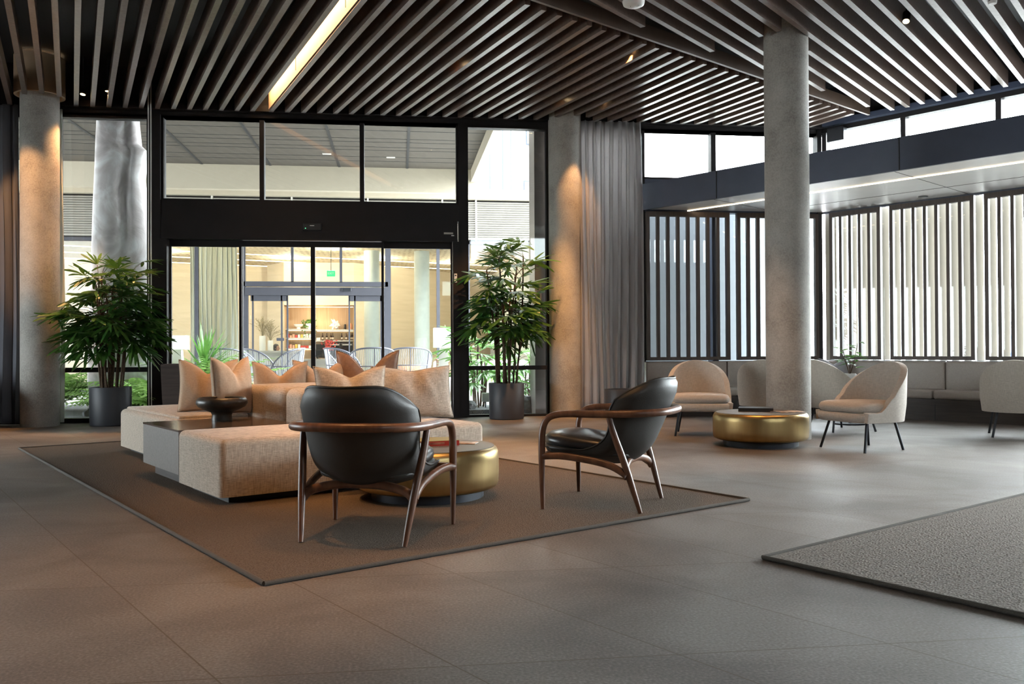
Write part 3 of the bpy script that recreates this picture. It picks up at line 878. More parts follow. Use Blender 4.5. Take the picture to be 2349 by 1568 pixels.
block('sofa_module', 2.755, 3.88, 6.61, 7.54, 0.045, 0.66, 0.07, 'linen', 'linen sofa backrest block ending behind the dark bowl, seam on its near side', 'sofa backrest')
block('sofa_module', 2.755, 3.00, 7.56, 8.95, 0.045, 0.65, 0.06, 'linen', 'linen sofa backrest block hidden behind the two upright tan pillows', 'sofa backrest')
block('sofa_module', 3.01, 4.15, 7.56, 8.42, 0.045, 0.42, 0.05, 'linen', 'linen sofa seat on the door side of the island sofa, holding the leather pillow', 'sofa')

c = uv(2.30, 6.735)
t_ = empty('side_table', (c.x, c.y, RZ), A30, 'low dark wooden block table built into the sofa, under the bowl', 'table')
b = MB(); b.box(-0.445, 0.435, -0.455, 0.455, 0.085, 0.385); b.build('body', 'table_side', t_)
b = MB(); b.box(-0.447, 0.437, -0.457, 0.457, 0.385, 0.398); b.build('top', 'table_wood', t_)
b = MB(); b.box(-0.37, 0.40, -0.40, 0.40, 0.0, 0.09); b.build('plinth', 'bench_wood', t_)
c = uv(2.385, 6.93)
bw = empty('bowl', (c.x, c.y, RZ + 0.398), 0, 'mottled black footed bowl on the dark wooden block table', 'bowl')
b = MB(); b.lathe([(0.078, 0.0), (0.080, 0.012), (0.075, 0.045), (0.085, 0.068), (0.135, 0.088), (0.180, 0.112), (0.198, 0.138), (0.196, 0.162), (0.182, 0.182), (0.174, 0.186), (0.168, 0.180), (0.178, 0.150), (0.165, 0.118), (0.11, 0.095), (0.02, 0.088)], n=56)
b.build('vessel', 'bowl', bw, smooth=60)

def pillow(name, w, h, t, chop, mat, loc, rotz, lean, label, group=None, roll=0.0, seed=0, cat='pillow', wr=0.008):
    rnd = random.Random(seed)
    ox, oz = rnd.uniform(0, 50), rnd.uniform(0, 50)
    e = empty(name, loc, 0, label, cat, group)
    e.rotation_euler = (Matrix.Rotation(rotz, 4, 'Z') @ Matrix.Rotation(lean, 4, 'X') @ Matrix.Rotation(roll, 4, 'Y')).to_euler()
    n = 30
    def pt(i, j, sgn):
        u = -1 + 2 * i / n; v = -1 + 2 * j / n
        x = w / 2 * u * (1 - 0.075 * (1 - v * v))
        z = h / 2 * v * (1 - 0.075 * (1 - u * u))
        k = max(0.0, (1 - u * u)) * max(0.0, (1 - v * v))
        th = t / 2 * k ** 0.42
        up = ((v + 1) / 2) ** 1.6
        dent = chop * math.exp(-(abs(u) / 0.42) ** 1.5) * up
        z -= dent
        th *= 1 - 0.35 * math.exp(-(u / 0.2) ** 2) * up * (chop > 0.02)
        wrk = (mnoise.noise(Vector((x * 9 + ox, z * 7 + oz, sgn * 3.0))) + 0.6 * mnoise.noise(Vector((x * 24 + ox, z * 10 + oz, sgn * 5.0)))) * wr * min(1, k * 4)
        sag = 0.02 * (1 - v) * t
        return Vector((x, sgn * (th + wrk + (0.001 if k > 0 else 0)) + sag, z + h / 2))
    m = MB()
    for sgn in (-1, 1):
        vs = [[m.bm.verts.new(pt(i, j, sgn)) for j in range(n + 1)] for i in range(n + 1)]
        for i in range(n):
            for j in range(n):
                m.bm.faces.new((vs[i][j], vs[i + 1][j], vs[i + 1][j + 1], vs[i][j + 1]))
    bmesh.ops.remove_doubles(m.bm, verts=m.bm.verts[:], dist=0.0006)
    m.build('cover', mat, e, smooth=70)
    ring = [pt(i, 0, 1) for i in range(n)] + [pt(n, j, 1) for j in range(n)] + [pt(n - i, n, 1) for i in range(n)] + [pt(0, n - j, 1) for j in range(n)]
    m = MB(); m.tube(ring + [ring[0]], 0.004, 6); m.build('piping', mat, e, smooth=60)
    return e
def pl(u, v, z=0.418):
    p = uv(u, v); return (p.x, p.y, RZ + z)
pillow('pillow', 0.50, 0.47, 0.19, 0.12, 'linen_pillow', pl(2.52, 7.70), R(4), R(-10), 'tan linen pillow with a dented top, standing upright beside the dark pedestal', seed=1)
pillow('pillow', 0.46, 0.49, 0.19, 0.12, 'linen_pillow', pl(2.585, 7.20), R(60), R(-6), 'tan linen pillow with a pointed top, standing upright just behind the bowl', seed=2)
pillow('pillow', 0.44, 0.42, 0.13, 0.02, 'linen_pillow', pl(2.68, 7.60), R(92), R(-6), 'tan linen pillow mostly hidden behind the two upright pillows', seed=3)
pillow('pillow', 0.50, 0.44, 0.16, 0.13, 'linen_pillow', pl(3.22, 7.78, 0.42), R(10), R(8), 'tan linen pillow on the far side of the sofa, next to the sliding door chairs', seed=4)
pillow('pillow', 0.52, 0.45, 0.17, 0.14, 'linen_pillow', pl(3.60, 7.72, 0.42), R(8), R(8), 'tan linen pillow between the leather pillow and its linen neighbour', seed=5)
pillow('pillow', 0.60, 0.54, 0.18, 0.22, 'leather_tan', pl(4.01, 7.55, 0.42), R(6), R(8), 'brown leather pillow with two raised corners, behind the linen pillows', seed=6, wr=0.003)
pillow('pillow', 0.56, 0.44, 0.20, 0.08, 'linen', pl(3.07, 6.02, 0.405), R(14), R(-14), 'oatmeal linen pillow on the chaise, directly above the near black armchair', seed=7)
pillow('pillow', 0.66, 0.43, 0.20, 0.03, 'linen', pl(3.62, 6.02, 0.405), R(16), R(-14), 'wide oatmeal linen pillow on the chaise, creased near its middle', seed=8)

# ------------------------------------------------------------------ walnut armchairs with black leather shells
def armchair(loc, rz, label):
    e = empty('armchair', loc, rz, label, 'armchair', 'walnut armchairs on the brown rug')
    prof = spline([(0.34, 0.352, 0), (0.20, 0.330, 0), (0.02, 0.302, 0), (-0.13, 0.305, 0), (-0.235, 0.375, 0), (-0.305, 0.505, 0), (-0.365, 0.645, 0), (-0.425, 0.775, 0)], 6)
    wid = spline([(0.285, 0, 0), (0.30, 0, 0), (0.305, 0, 0), (0.300, 0, 0), (0.305, 0, 0), (0.315, 0, 0), (0.312, 0, 0), (0.298, 0, 0)], 6)
    curl = spline([(0.005, 0, 0), (0.02, 0, 0), (0.06, 0, 0), (0.13, 0, 0), (0.19, 0, 0), (0.215, 0, 0), (0.20, 0, 0), (0.13, 0, 0)], 6)
    nn = len(prof) - 1
    def shell(a, bb):
        s = -1 + 2 * a
        q = bb * (1 - 0.20 * abs(s) ** 4.5 * (max(0, bb - 0.5) / 0.5) ** 1.6) + 0.09 * abs(s) ** 4 * (max(0.0, 0.3 - bb) / 0.3) ** 2
        f = q * nn; i = min(int(f), nn - 1); fr = f - i
        p = prof[i].lerp(prof[i + 1], fr); d = (prof[i + 1] - prof[i]).normalized()
        w = wid[i].x + (wid[i + 1].x - wid[i].x) * fr; cu = curl[i].x + (curl[i + 1].x - curl[i].x) * fr
        th = R(lerp(92, 18, min(1.0, max(0.0, (bb - 0.12) / 0.75))))
        nrm = Vector((math.cos(th), math.sin(th)))     # towards the sitter
        k = cu * abs(s) ** 2.1
        return Vector((w * s * (1 - 0.06 * abs(s) ** 3), p.x + nrm.x * k, p.y + nrm.y * k))
    dc = (shell(0.51, 0.5) - shell(0.49, 0.5)).cross(shell(0.5, 0.51) - shell(0.5, 0.49))
    osgn = 1 if dc.dot(Vector((0, -0.7, -0.7))) > 0 else -1
    def outer(a, bb):
        h = 0.004
        da = shell(min(1, a + h), bb) - shell(max(0, a - h), bb); db = shell(a, min(1, bb + h)) - shell(a, max(0, bb - h))
        n_ = da.cross(db).normalized()
        n_ = n_ * osgn
        ed = min(a, 1 - a, bb, 1 - bb)
        return shell(a, bb) + n_ * 0.048 * math.sqrt(max(0.0, min(1.0, ed / 0.09)))
    m = MB(); m.surf(shell, 36, 36); m.surf(outer, 36, 36)
    bmesh.ops.remove_doubles(m.bm, verts=m.bm.verts[:], dist=0.0004)
    m.build('shell', 'leather_dark', e, smooth=80)
    edge = [shell(0, k / 30) for k in range(31)] + [shell(k / 24, 1) for k in range(1, 25)] + [shell(1, 1 - k / 30) for k in range(1, 31)]
    m = MB(); m.tube(edge, 0.0065, 6); m.build('piping', 'leather_dark', e, smooth=60)
    # seat pad
    m = MB()
    pts = []
    for k in range(40):
        a = 2 * PI * k / 40
        ca, sa = math.cos(a), math.sin(a)
        pts.append((0.275 * abs(ca) ** 0.62 * (1 if ca > 0 else -1), 0.08 + 0.285 * abs(sa) ** 0.7 * (1 if sa > 0 else -1)))
    def ringz(s, z):
        return [Vector((x * s, 0.08 + (y - 0.08) * s, z + (0.075 * (y - 0.08)))) for x, y in pts]
    m.ring_loft([ringz(0.93, 0.352), ringz(0.985, 0.362), ringz(1.0, 0.380), ringz(0.985, 0.402), ringz(0.90, 0.420), ringz(0.6, 0.432), ringz(0.2, 0.436)])
    m.build('seat_pad', 'leather_seat', e, smooth=70)
    m = MB(); m.ring_loft([ringz(0.95, 0.325), ringz(1.0, 0.332), ringz(1.01, 0.344), ringz(0.97, 0.356)]); m.build('seat_base', 'leather_dark', e, smooth=60)
    # continuous arm and back rail, running down into the front legs
    half = [(0.345, 0.292, 0.0), (0.347, 0.296, 0.20), (0.347, 0.296, 0.36), (0.347, 0.290, 0.47), (0.347, 0.262, 0.535), (0.346, 0.205, 0.564), (0.344, 0.10, 0.572), (0.343, -0.04, 0.574), (0.338, -0.17, 0.576), (0.305, -0.30, 0.580), (0.215, -0.395, 0.584), (0.10, -0.430, 0.586), (0.0, -0.438, 0.586)]
    hs = spline(half, 4)
    rad = []
    for p in hs:
        if p.z < 0.45: rad.append(0.0125 + 0.009 * min(1, p.z / 0.36))
        elif p.y > 0.1: rad.append(0.0205)
        else: rad.append(0.0225)
    full = hs + [Vector((-p.x, p.y, p.z)) for p in hs[-2::-1]]
    cut = next(i for i, p in enumerate(hs) if p.z > 0.40)
    m = MB(); m.tube(full[cut:len(full) - cut], (rad + rad[-2::-1])[cut:len(full) - cut], 12); m.build('arm_rail', 'walnut', e, smooth=60)
    for sgn in (1, -1):
        leg = [Vector((sgn * p.x, p.y, p.z)) for p in hs[:cut + 1]]
        m = MB(); m.tube(leg, rad[:cut + 1], 12); m.build('leg', 'walnut', e, smooth=60)
        rl = spline([(sgn * 0.335, -0.115, 0.565), (sgn * 0.325, -0.150, 0.44), (sgn * 0.305, -0.200, 0.29), (sgn * 0.285, -0.250, 0.12), (sgn * 0.272, -0.285, 0.0)], 5)
        m = MB(); m.tube(rl, [lerp(0.017, 0.0205, min(1, k / 6)) if k < 12 else lerp(0.0205, 0.0125, (k - 12) / 8) for k in range(len(rl))], 12); m.build('leg', 'walnut', e, smooth=60)
        st = spline([(sgn * 0.345, 0.292, 0.315), (sgn * 0.325, 0.18, 0.318), (sgn * 0.31, 0.02, 0.300), (sgn * 0.300, -0.12, 0.268), (sgn * 0.298, -0.215, 0.215)], 5)
        m = MB(); m.tube(st, [0.024 if k in (0, len(st) - 1) else 0.0175 for k in range(len(st))], 10, 1.25); m.build('side_rail', 'walnut', e, smooth=60)
    cr = spline([(-0.300, -0.212, 0.205), (-0.25, -0.195, 0.250), (-0.12, -0.175, 0.276), (0, -0.17, 0.280), (0.12, -0.175, 0.276), (0.25, -0.195, 0.250), (0.300, -0.212, 0.205)], 4)
    m = MB(); m.tube(cr, 0.0195, 10, 1.2); m.build('cross_rail', 'walnut', e, smooth=60)
    m = MB(); m.bar((-0.34, 0.285, 0.318), (0.34, 0.285, 0.318), 0.026, 0.036); m.build('cross_rail', 'walnut', e)
    return e
armchair((-0.135, 4.625, RZ), R(-20), 'black leather armchair with walnut arms seen from behind, in front of the chaise')
armchair((1.275, 5.305, RZ), R(60), 'black leather armchair with walnut arms seen side-on, at the bare end of the brown rug')

# ------------------------------------------------------------------ brass drum tables and reading matter
def drum(loc, label):
    e = empty('drum_table', loc, 0, label, 'coffee table', 'brass drum tables')
    m = MB(); m.lathe([(0.38, 0.058), (0.425, 0.060), (0.450, 0.072), (0.462, 0.095), (0.465, 0.16), (0.465, 0.25), (0.462, 0.290), (0.452, 0.312), (0.440, 0.322), (0.432, 0.326)], n=96); m.build('drum', 'brass', e, smooth=60)
    m = MB(); m.cyl((0, 0), 0.434, 0.322, 0.328, 96); m.build('top', 'table_top', e)
    m = MB(); m.cyl((0, 0), 0.365, 0.0, 0.06, 72); m.build('plinth', 'plinth', e, smooth=40)
    return e
drum((0.185, 5.74, RZ), 'brass drum coffee table on the brown rug between the chaise and the black armchairs')
drum((3.585, 8.34, 0), 'brass drum coffee table on the bare stone floor in front of the lone column')

def book(loc, rz, w, d, h, cover, top, label, pages='paper'):
    e = empty('book', loc, rz, label, 'book')
    m = MB(); m.box(-w / 2, w / 2, -d / 2, d / 2, 0, 0.003); m.box(-w / 2, w / 2, -d / 2, -d / 2 + 0.004, 0.003, h - 0.003); m.build('cover', cover, e)
    m = MB(); m.box(-w / 2, w / 2, -d / 2, d / 2, h - 0.003, h); m.build('front_cover', top, e)
    m = MB(); m.box(-w / 2 + 0.004, w / 2 - 0.004, -d / 2 + 0.005, d / 2 - 0.004, 0.003, h - 0.003); m.build('pages', pages, e)
    return e
def magazine(loc, rz, w, d, top, label):
    e = empty('magazine', loc, rz, label, 'magazine')
    m = MB()
    m.surf(lambda a, b_: Vector((-w / 2 + w * a, -d / 2 + d * b_, 0.004 + 0.010 * math.sin(PI * min(1, b_ * 1.2)) * (1 - a * 0.6))), 8, 8)
    m.build('cover', top, e, smooth=60, mods=(('SOLIDIFY', dict(thickness=0.003, offset=-1)),))
    m = MB(); m.box(-w / 2 + 0.002, w / 2 - 0.002, -d / 2 + 0.002, d / 2 - 0.002, 0.0, 0.004); m.build('pages', 'paper', e)
    return e
bk = book((0.22, 5.80, RZ + 0.328), R(12), 0.30, 0.23, 0.034, 'red', 'olive', 'thick red-spined book with a yellowish cover on the drum table behind the armchair')
b = MB(); b.box(0.085, 0.118, -0.1165, -0.1155, 0.008, 0.026); b.build('spine_mark', 'paper', bk)
b = MB(); b.box(-0.06, 0.05, -0.1165, -0.1155, 0.012, 0.015); b.box(-0.06, 0.05, -0.1165, -0.1155, 0.019, 0.022); b.build('spine_lettering', 'photo', bk)
magazine((0.42, 5.85, RZ + 0.328), R(-18), 0.21, 0.17, 'photo', 'thin open-cornered magazine beside the red book on the rug drum table')
book((3.60, 8.48, 0.328), R(-24), 0.34, 0.26, 0.036, 'book_dark', 'book_dark', 'black hardback book with white page edges on the drum table by the column')
magazine((3.83, 8.30, 0.328), R(18), 0.30, 0.23, 'photo', 'flat photo magazine on the drum table by the column, next to the black book')

# ------------------------------------------------------------------ cream lounge chairs
def cream_chair(loc, rz, label):
    e = empty('lounge_chair', loc, rz, label, 'lounge chair', 'cream lounge chairs by the window benches')
    r_, yc, yf = 0.350, -0.03, 0.285
    side = yf - yc; arc = PI * r_; tot = 2 * side + arc
    def plan(a):
        s = a * tot
        if s < side: return Vector((r_, yf - s, 0))
        if s > side + arc: return Vector((-r_, yc + (s - side - arc), 0))
        an = (s - side) / r_
        return Vector((r_ * math.cos(an), yc - r_ * math.sin(an), 0))
    def shell(a, bb):
        p = plan(a)
        if p.y < yc:
            zt = 0.515 + 0.312 * ((yc - p.y) / r_) ** 0.80
        else:
            q_ = min(1.0, (p.y - yc) / 0.17)
            zt = 0.515 - 0.150 * (q_ * q_ * (3 - 2 * q_) * 0.55 + 0.45 * q_)
        z = lerp(0.272, zt, bb)
        k = 0.945 + 0.055 * min(1, (z - 0.27) / 0.16) + 0.05 * max(0, (z - 0.43) / 0.4) * max(0, -(p.y - yc)) / r_
        return Vector((p.x * k, p.y * k if p.y < yc else p.y, z))
    m = MB(); m.surf(shell, 44, 14)
    m.build('shell', 'cream', e, smooth=80, mods=(('SOLIDIFY', dict(thickness=0.06, offset=-1.0)), ('BEVEL', dict(width=0.022, segments=4, limit_method='ANGLE', angle_limit=R(50)))))
    dpts = []
    for k in range(48):
        a = 2 * PI * k / 48; ca, sa = math.cos(a), math.sin(a)
        if sa <= 0: dpts.append((0.335 * ca, yc + 0.335 * sa))
        else: dpts.append((0.335 * abs(ca) ** 0.35 * (1 if ca > 0 else -1), yc + (yf + 0.055 - yc) * abs(sa) ** 0.35))
    def dr(s, z, dy=0.0):
        return [Vector((x * s, 0.02 + (y - 0.02) * s + dy, z)) for x, y in dpts]
    m = MB(); m.ring_loft([dr(0.90, 0.272), dr(0.955, 0.280), dr(0.985, 0.30), dr(0.99, 0.345), dr(0.95, 0.362)]); m.build('seat_base', 'cream', e, smooth=60)
    m = MB(); m.ring_loft([dr(0.86, 0.364, 0.01), dr(0.915, 0.372, 0.012), dr(0.945, 0.395, 0.014), dr(0.945, 0.418, 0.014), dr(0.90, 0.446, 0.01), dr(0.80, 0.458), dr(0.4, 0.464), dr(0.05, 0.465)]); m.build('seat_cushion', 'cream', e, smooth=70)
    for sx in (1, -1):
        for y0, y1, x0, x1 in ((0.20, 0.275, 0.235, 0.285), (-0.20, -0.265, 0.17, 0.215)):
            m = MB(); m.tube([(sx * x0, y0, 0.285), (sx * x1, y1, 0.0)], 0.0125, 12); m.build('leg', 'steel', e, smooth=40)
    return e
cream_chair((4.405, 7.83, 0), R(105), 'cream lounge chair angled towards the drum table, standing in the open by the column')
cream_chair((3.36, 9.50, 0), R(166), 'cream lounge chair seen frontally behind the drum table with the black book')
cream_chair((4.44, 10.10, 0), R(-35), 'cream lounge chair showing its back, half hidden by the column, beside the frontal one')
cream_chair((5.10, 9.62, 0), R(-78), 'cream lounge chair peeking out behind the column and the angled cream chair')
cream_chair((6.60, 8.62, 0), R(-40), 'cream lounge chair turned to the window bench and cut by the picture edge')

# small plant on an occasional table and a grey cushion by the corner bench
st = empty('occasional_table', (5.64, 10.36, 0), 0, 'small steel table in the bench corner carrying a potted plant', 'table')
b = MB(); b.cyl((0, 0), 0.20, 0.0, 0.018, 40); b.build('foot', 'steel', st, smooth=40)
b = MB(); b.cyl((0, 0), 0.02, 0.018, 0.485, 16); b.build('stem', 'steel', st, smooth=40)
b = MB(); b.cyl((0, 0), 0.26, 0.485, 0.50, 48); b.build('top', 'steel', st, smooth=40)
pp = empty('potted_plant', (5.64, 10.36, 0.50), 0, 'small leafy green plant rising behind the angled cream chair', 'plant')
b = MB(); b.lathe([(0.05, 0), (0.075, 0.02), (0.085, 0.12), (0.07, 0.14), (0.064, 0.13), (0.05, 0.11)], n=24); b.build('pot', 'white', pp, smooth=50)
rnd = random.Random(5); b = MB(); sb = MB()
for k in range(6):
    a = k * 1.1; top = Vector((math.cos(a) * 0.10, math.sin(a) * 0.10, 0.30 + 0.045 * k))
    sb.tube(spline([(0, 0, 0.11), (top.x * 0.4, top.y * 0.4, 0.24), top], 4), 0.004, 6)
    for q in range(5):
        d = Vector((math.cos(a + q * 1.4), math.sin(a + q * 1.4), rnd.uniform(-0.1, 0.5))).normalized()
        base = top * (0.7 + 0.08 * q); s = d.cross(Vector((0, 0, 1))).normalized() * 0.030
        v = [b.bm.verts.new(p) for p in (base, base + d * 0.06 + s, base + d * 0.15 - Vector((0, 0, 0.03)), base + d * 0.06 - s)]
        b.bm.faces.new(v)
sb.build('stem', 'cane', pp, smooth=50); b.build('foliage', 'leaf_out', pp)
pillow('cushion', 0.42, 0.42, 0.15, 0.08, 'rope', (6.20, 11.84, 0.405), R(-24), R(-14), 'grey cushion propped in the bench corner behind the potted plant', seed=12, cat='cushion')

# dark planters and pedestal
def drum_pot(name, loc, r, h, label, cat='pot'):
    e = empty(name, loc, 0, label, cat)
    return e
ped = empty('pedestal', (-2.77, 11.49, 0), 0, 'dark brown tapered pedestal box standing beside the sliding door', 'pedestal')
b = MB(); b.ring_loft([[Vector(p) for p in ((-0.135, -0.17, 0), (0.135, -0.17, 0), (0.135, 0.17, 0), (-0.135, 0.17, 0))], [Vector(p) for p in ((-0.165, -0.195, 0.80), (0.165, -0.195, 0.80), (0.165, 0.195, 0.80), (-0.165, 0.195, 0.80))]]); b.build('body', 'bench_wood', ped)
b = MB(); b.box(-0.14, 0.14, -0.17, 0.17, 0.80, 0.806); b.build('top', 'bench_wood', ped)
e = empty('planter', (3.10, 11.86, 0), 0, 'empty charcoal cylinder planter at the foot of the gathered grey curtain', 'planter')
b = MB(); b.lathe([(0.235, 0.0), (0.250, 0.02), (0.256, 0.40), (0.252, 0.405), (0.236, 0.40), (0.232, 0.33), (0.01, 0.33)], n=48); b.build('pot', 'pot', e, smooth=50)

# club chair at the picture edge
cc = empty('club_chair', (-5.62, 11.55, 0), R(-165), 'brown leather club chair beside the column at the picture edge', 'armchair')
b = MB(); b.rbox(-0.52, 0.52, -0.40, 0.50, 0.06, 0.34, 0.05, 4); b.build('base', 'leather_brown', cc, smooth=50)
b = MB()
def cl(a, q):
    an = lerp(-0.15 * PI, 1.15 * PI, a); zt = 0.56 + 0.16 * math.sin(max(0, min(PI, an))) ** 1.5
    rr = lerp(0.52, 0.60, q); return Vector((rr * math.cos(an), -0.02 - rr * 0.85 * math.sin(an), lerp(0.07, zt, q)))
b.surf(cl, 36, 8); b.build('back', 'leather_brown', cc, smooth=70, mods=(('SOLIDIFY', dict(thickness=0.14, offset=-1)), ('BEVEL', dict(width=0.05, segments=4, limit_method='ANGLE'))))
b = MB(); b.rbox(-0.37, 0.37, -0.28, 0.50, 0.34, 0.46, 0.05, 4); b.build('seat_cushion', 'leather_brown', cc, smooth=50)
for sx in (1, -1):
    for sy in (0.38, -0.30):
        b = MB(); b.cyl((sx * 0.40, sy), 0.025, 0, 0.07, 12); b.build('leg', 'black', cc)

# ------------------------------------------------------------------ curtains
def curtain(x0, x1, y, amp, folds, z0, z1, mat, label, seed=0, group=None):
    rnd = random.Random(seed)
    ph = [rnd.uniform(-0.5, 0.5) for _ in range(folds + 2)]; am = [rnd.uniform(0.6, 1.15) for _ in range(folds + 2)]
    def f(a, q):
        s = a * folds; i = int(min(s, folds - 1e-6)); fr = s - i
        am_ = lerp(am[i], am[i + 1], fr); p_ = lerp(ph[i], ph[i + 1], fr)
        w = math.sin(2 * PI * s + p_ + 0.35 * math.sin(q * 5 + i)) * amp * am_ * lerp(1.05, 0.75, q)
        x = lerp(x0, x1, a) + 0.3 * amp * math.sin(4 * PI * s) + 0.02 * math.sin(7 * a + 3 * q)
        return Vector((x, y + w + 0.012 * math.sin(q * 9 + 11 * a), lerp(z0, z1, q)))
    m = MB(); m.surf(f, folds * 12, 20)
    o = m.build('curtain', mat, None, smooth=80, mods=(('SOLIDIFY', dict(thickness=0.002, offset=0)),))
    return tag(o, label, 'curtain', group)
curtain(2.48, 3.50, 12.26, 0.060, 9, 0.02, 4.24, 'curtain', 'gathered grey floor-length curtain between the column and the slat screen', 3)
curtain(-7.2, -4.98, 12.29, 0.060, 14, 0.02, 4.24, 'curtain_dark', 'slate grey curtain behind the brown leather club chair', 5)
curtain(-4.66, -4.46, 12.375, 0.030, 2, 0.02, 4.22, 'curtain_pale', 'narrow pale curtain edge hanging behind the column at the glass', 9)

# ------------------------------------------------------------------ plants
def fan_palm(name, loc, label, cat, pot=None, stems=14, spread=0.14, z0=0.5, zlo=0.9, zhi=2.0, leaves=70, reach=0.5, leaf=0.30, seed=1, ymax=None, mat='leaf', keep=None, top_up=True):
    rnd = random.Random(seed)
    e = empty(name, loc, 0, label, cat)
    if pot:
        r, h = pot
        m = MB(); m.lathe([(r - 0.03, 0.0), (r - 0.012, 0.006), (r - 0.006, 0.03), (r, h - 0.006), (r - 0.004, h), (r - 0.020, h), (r - 0.024, h - 0.05), (0.01, h - 0.05)], n=64); m.build('pot', 'pot', e, smooth=50)
        m = MB(); m.surf(lambda a, q: Vector(((r - 0.025) * q * math.cos(2 * PI * a), (r - 0.025) * q * math.sin(2 * PI * a), h - 0.035 + 0.02 * mnoise.noise(Vector((a * 9, q * 6, 2))))), 24, 6); m.build('soil', 'soil', e)
    sm = MB(); lm = MB()
    tops = []
    for k in range(stems):
        a = rnd.uniform(0, 2 * PI); rr = spread * math.sqrt(rnd.random())
        b0 = Vector((rr * math.cos(a), rr * math.sin(a), z0 - 0.05))
        hh = lerp(zlo + 0.15, zhi - 0.15, (k + 0.5) / stems)
        out = rnd.uniform(0.05, 0.26) * (hh / zhi)
        if ymax is not None and math.sin(a) > 0:
            out *= 0.3
        tp = Vector((b0.x + out * math.cos(a), b0.y + out * math.sin(a), hh))
        mid = (b0 + tp) / 2 + Vector((rnd.uniform(-0.03, 0.03), rnd.uniform(-0.03, 0.03), 0))
        path = spline([b0, mid, tp], 5)
        sm.tube(path, [0.014 - 0.004 * i / len(path) for i in range(len(path))], 7)
        tops.append((b0, mid, tp))
    def fit(p):
        w = p + Vector(loc)
        if ymax is not None and w.y > ymax:
            p.y = ymax - loc[1] - 0.01 * rnd.random()
        if keep:
            for cx, cy, cr in keep:
                d = Vector((w.x - cx, w.y - cy)); ln = d.length
                if ln < cr:
                    d = d / max(ln, 1e-4) * cr; p.x = cx + d.x - loc[0]; p.y = cy + d.y - loc[1]
        return p
    for k in range(leaves):
        b0, mid, tp = tops[k % stems]
        f = 1.0 if k < 2 * stems else rnd.uniform(0.0, 1.0) ** 0.7
        z_min = zlo
        q = max(0.0, min(1.0, (lerp(z_min, tp.z, f) - b0.z) / (tp.z - b0.z)))
        anchor = b0.lerp(mid, q * 2) if q < 0.5 else mid.lerp(tp, (q - 0.5) * 2)
        hfrac = (anchor.z - zlo) / max(0.1, zhi - zlo)
        a = rnd.uniform(0, 2 * PI)
        el = R(lerp(rnd.uniform(-5, 35), rnd.uniform(30, 80), max(0, hfrac) ** 1.5))
        lp = rnd.uniform(0.55, 1.0) * reach * (0.55 + 0.45 * math.sin(PI * min(1, max(0.12, hfrac * 0.85 + 0.1))))
        dh = Vector((math.cos(a), math.sin(a), 0))
        tip = anchor + dh * lp * math.cos(el) + Vector((0, 0, lp * math.sin(el) * 0.8 - 0.04))
        tip = fit(tip)
        sm.tube([anchor, (anchor + tip) / 2 + Vector((0, 0, 0.03)), tip], 0.0035, 5)
        pitch = el - R(rnd.uniform(0, 45))
        ax = (dh * math.cos(pitch) + Vector((0, 0, math.sin(pitch)))).normalized()
        side = Vector((-dh.y, dh.x, rnd.uniform(-0.35, 0.35))).normalized()
        ns = rnd.randint(7, 10)
        ll = leaf * rnd.uniform(0.8, 1.15)
        for s in range(ns):
            an = R(lerp(-82, 82, s / (ns - 1)) + rnd.uniform(-5, 5))
            d = (ax * math.cos(an) + side * math.sin(an)).normalized()
            sl = ll * (1 - 0.22 * abs(an) / R(82)) * rnd.uniform(0.9, 1.05)
            nrm = d.cross(Vector((0, 0, 1)))
            nrm = nrm.normalized() if nrm.length > 0.1 else side
            wv = (nrm * 0.85 + Vector((0, 0, rnd.uniform(-0.6, 0.6)))).normalized() * (0.0185 * leaf / 0.30)
            dr = rnd.uniform(0.01, 0.12) * sl / 0.3
            rows = []
            for t, wf in ((0.05, 0.25), (0.35, 0.9), (0.68, 1.0), (0.92, 0.62), (1.0, 0.25)):
                p = tip + d * sl * t - Vector((0, 0, dr * t * t))
                rows.append((fit(p - wv * wf), fit(p + wv * wf)))
            vs = [(lm.bm.verts.new(x), lm.bm.verts.new(y)) for x, y in rows]
            for i in range(len(vs) - 1):
                lm.bm.faces.new((vs[i][0], vs[i][1], vs[i + 1][1], vs[i + 1][0]))
    sm.build('stem', 'cane', e, smooth=60)
    lm.build('foliage', mat, e, smooth=60)
    return e
fan_palm('fan_palm', (-3.75, 12.02, 0), 'bushy potted fan palm between the column and the sliding door post', 'plant', pot=(0.258, 0.50), stems=18, zlo=0.95, zhi=2.15, leaves=175, reach=0.52, leaf=0.36, seed=11, ymax=12.37, keep=[(-4.64, 12.07, 0.27)])
fan_palm('fan_palm', (1.485, 12.05, 0), 'tall potted fan palm between the sliding door and the column by the grey curtain', 'plant', pot=(0.248, 0.50), stems=16, spread=0.15, zlo=1.05, zhi=2.45, leaves=120, reach=0.46, leaf=0.38, seed=23, ymax=12.37, keep=[(2.385, 12.36, 0.27)])

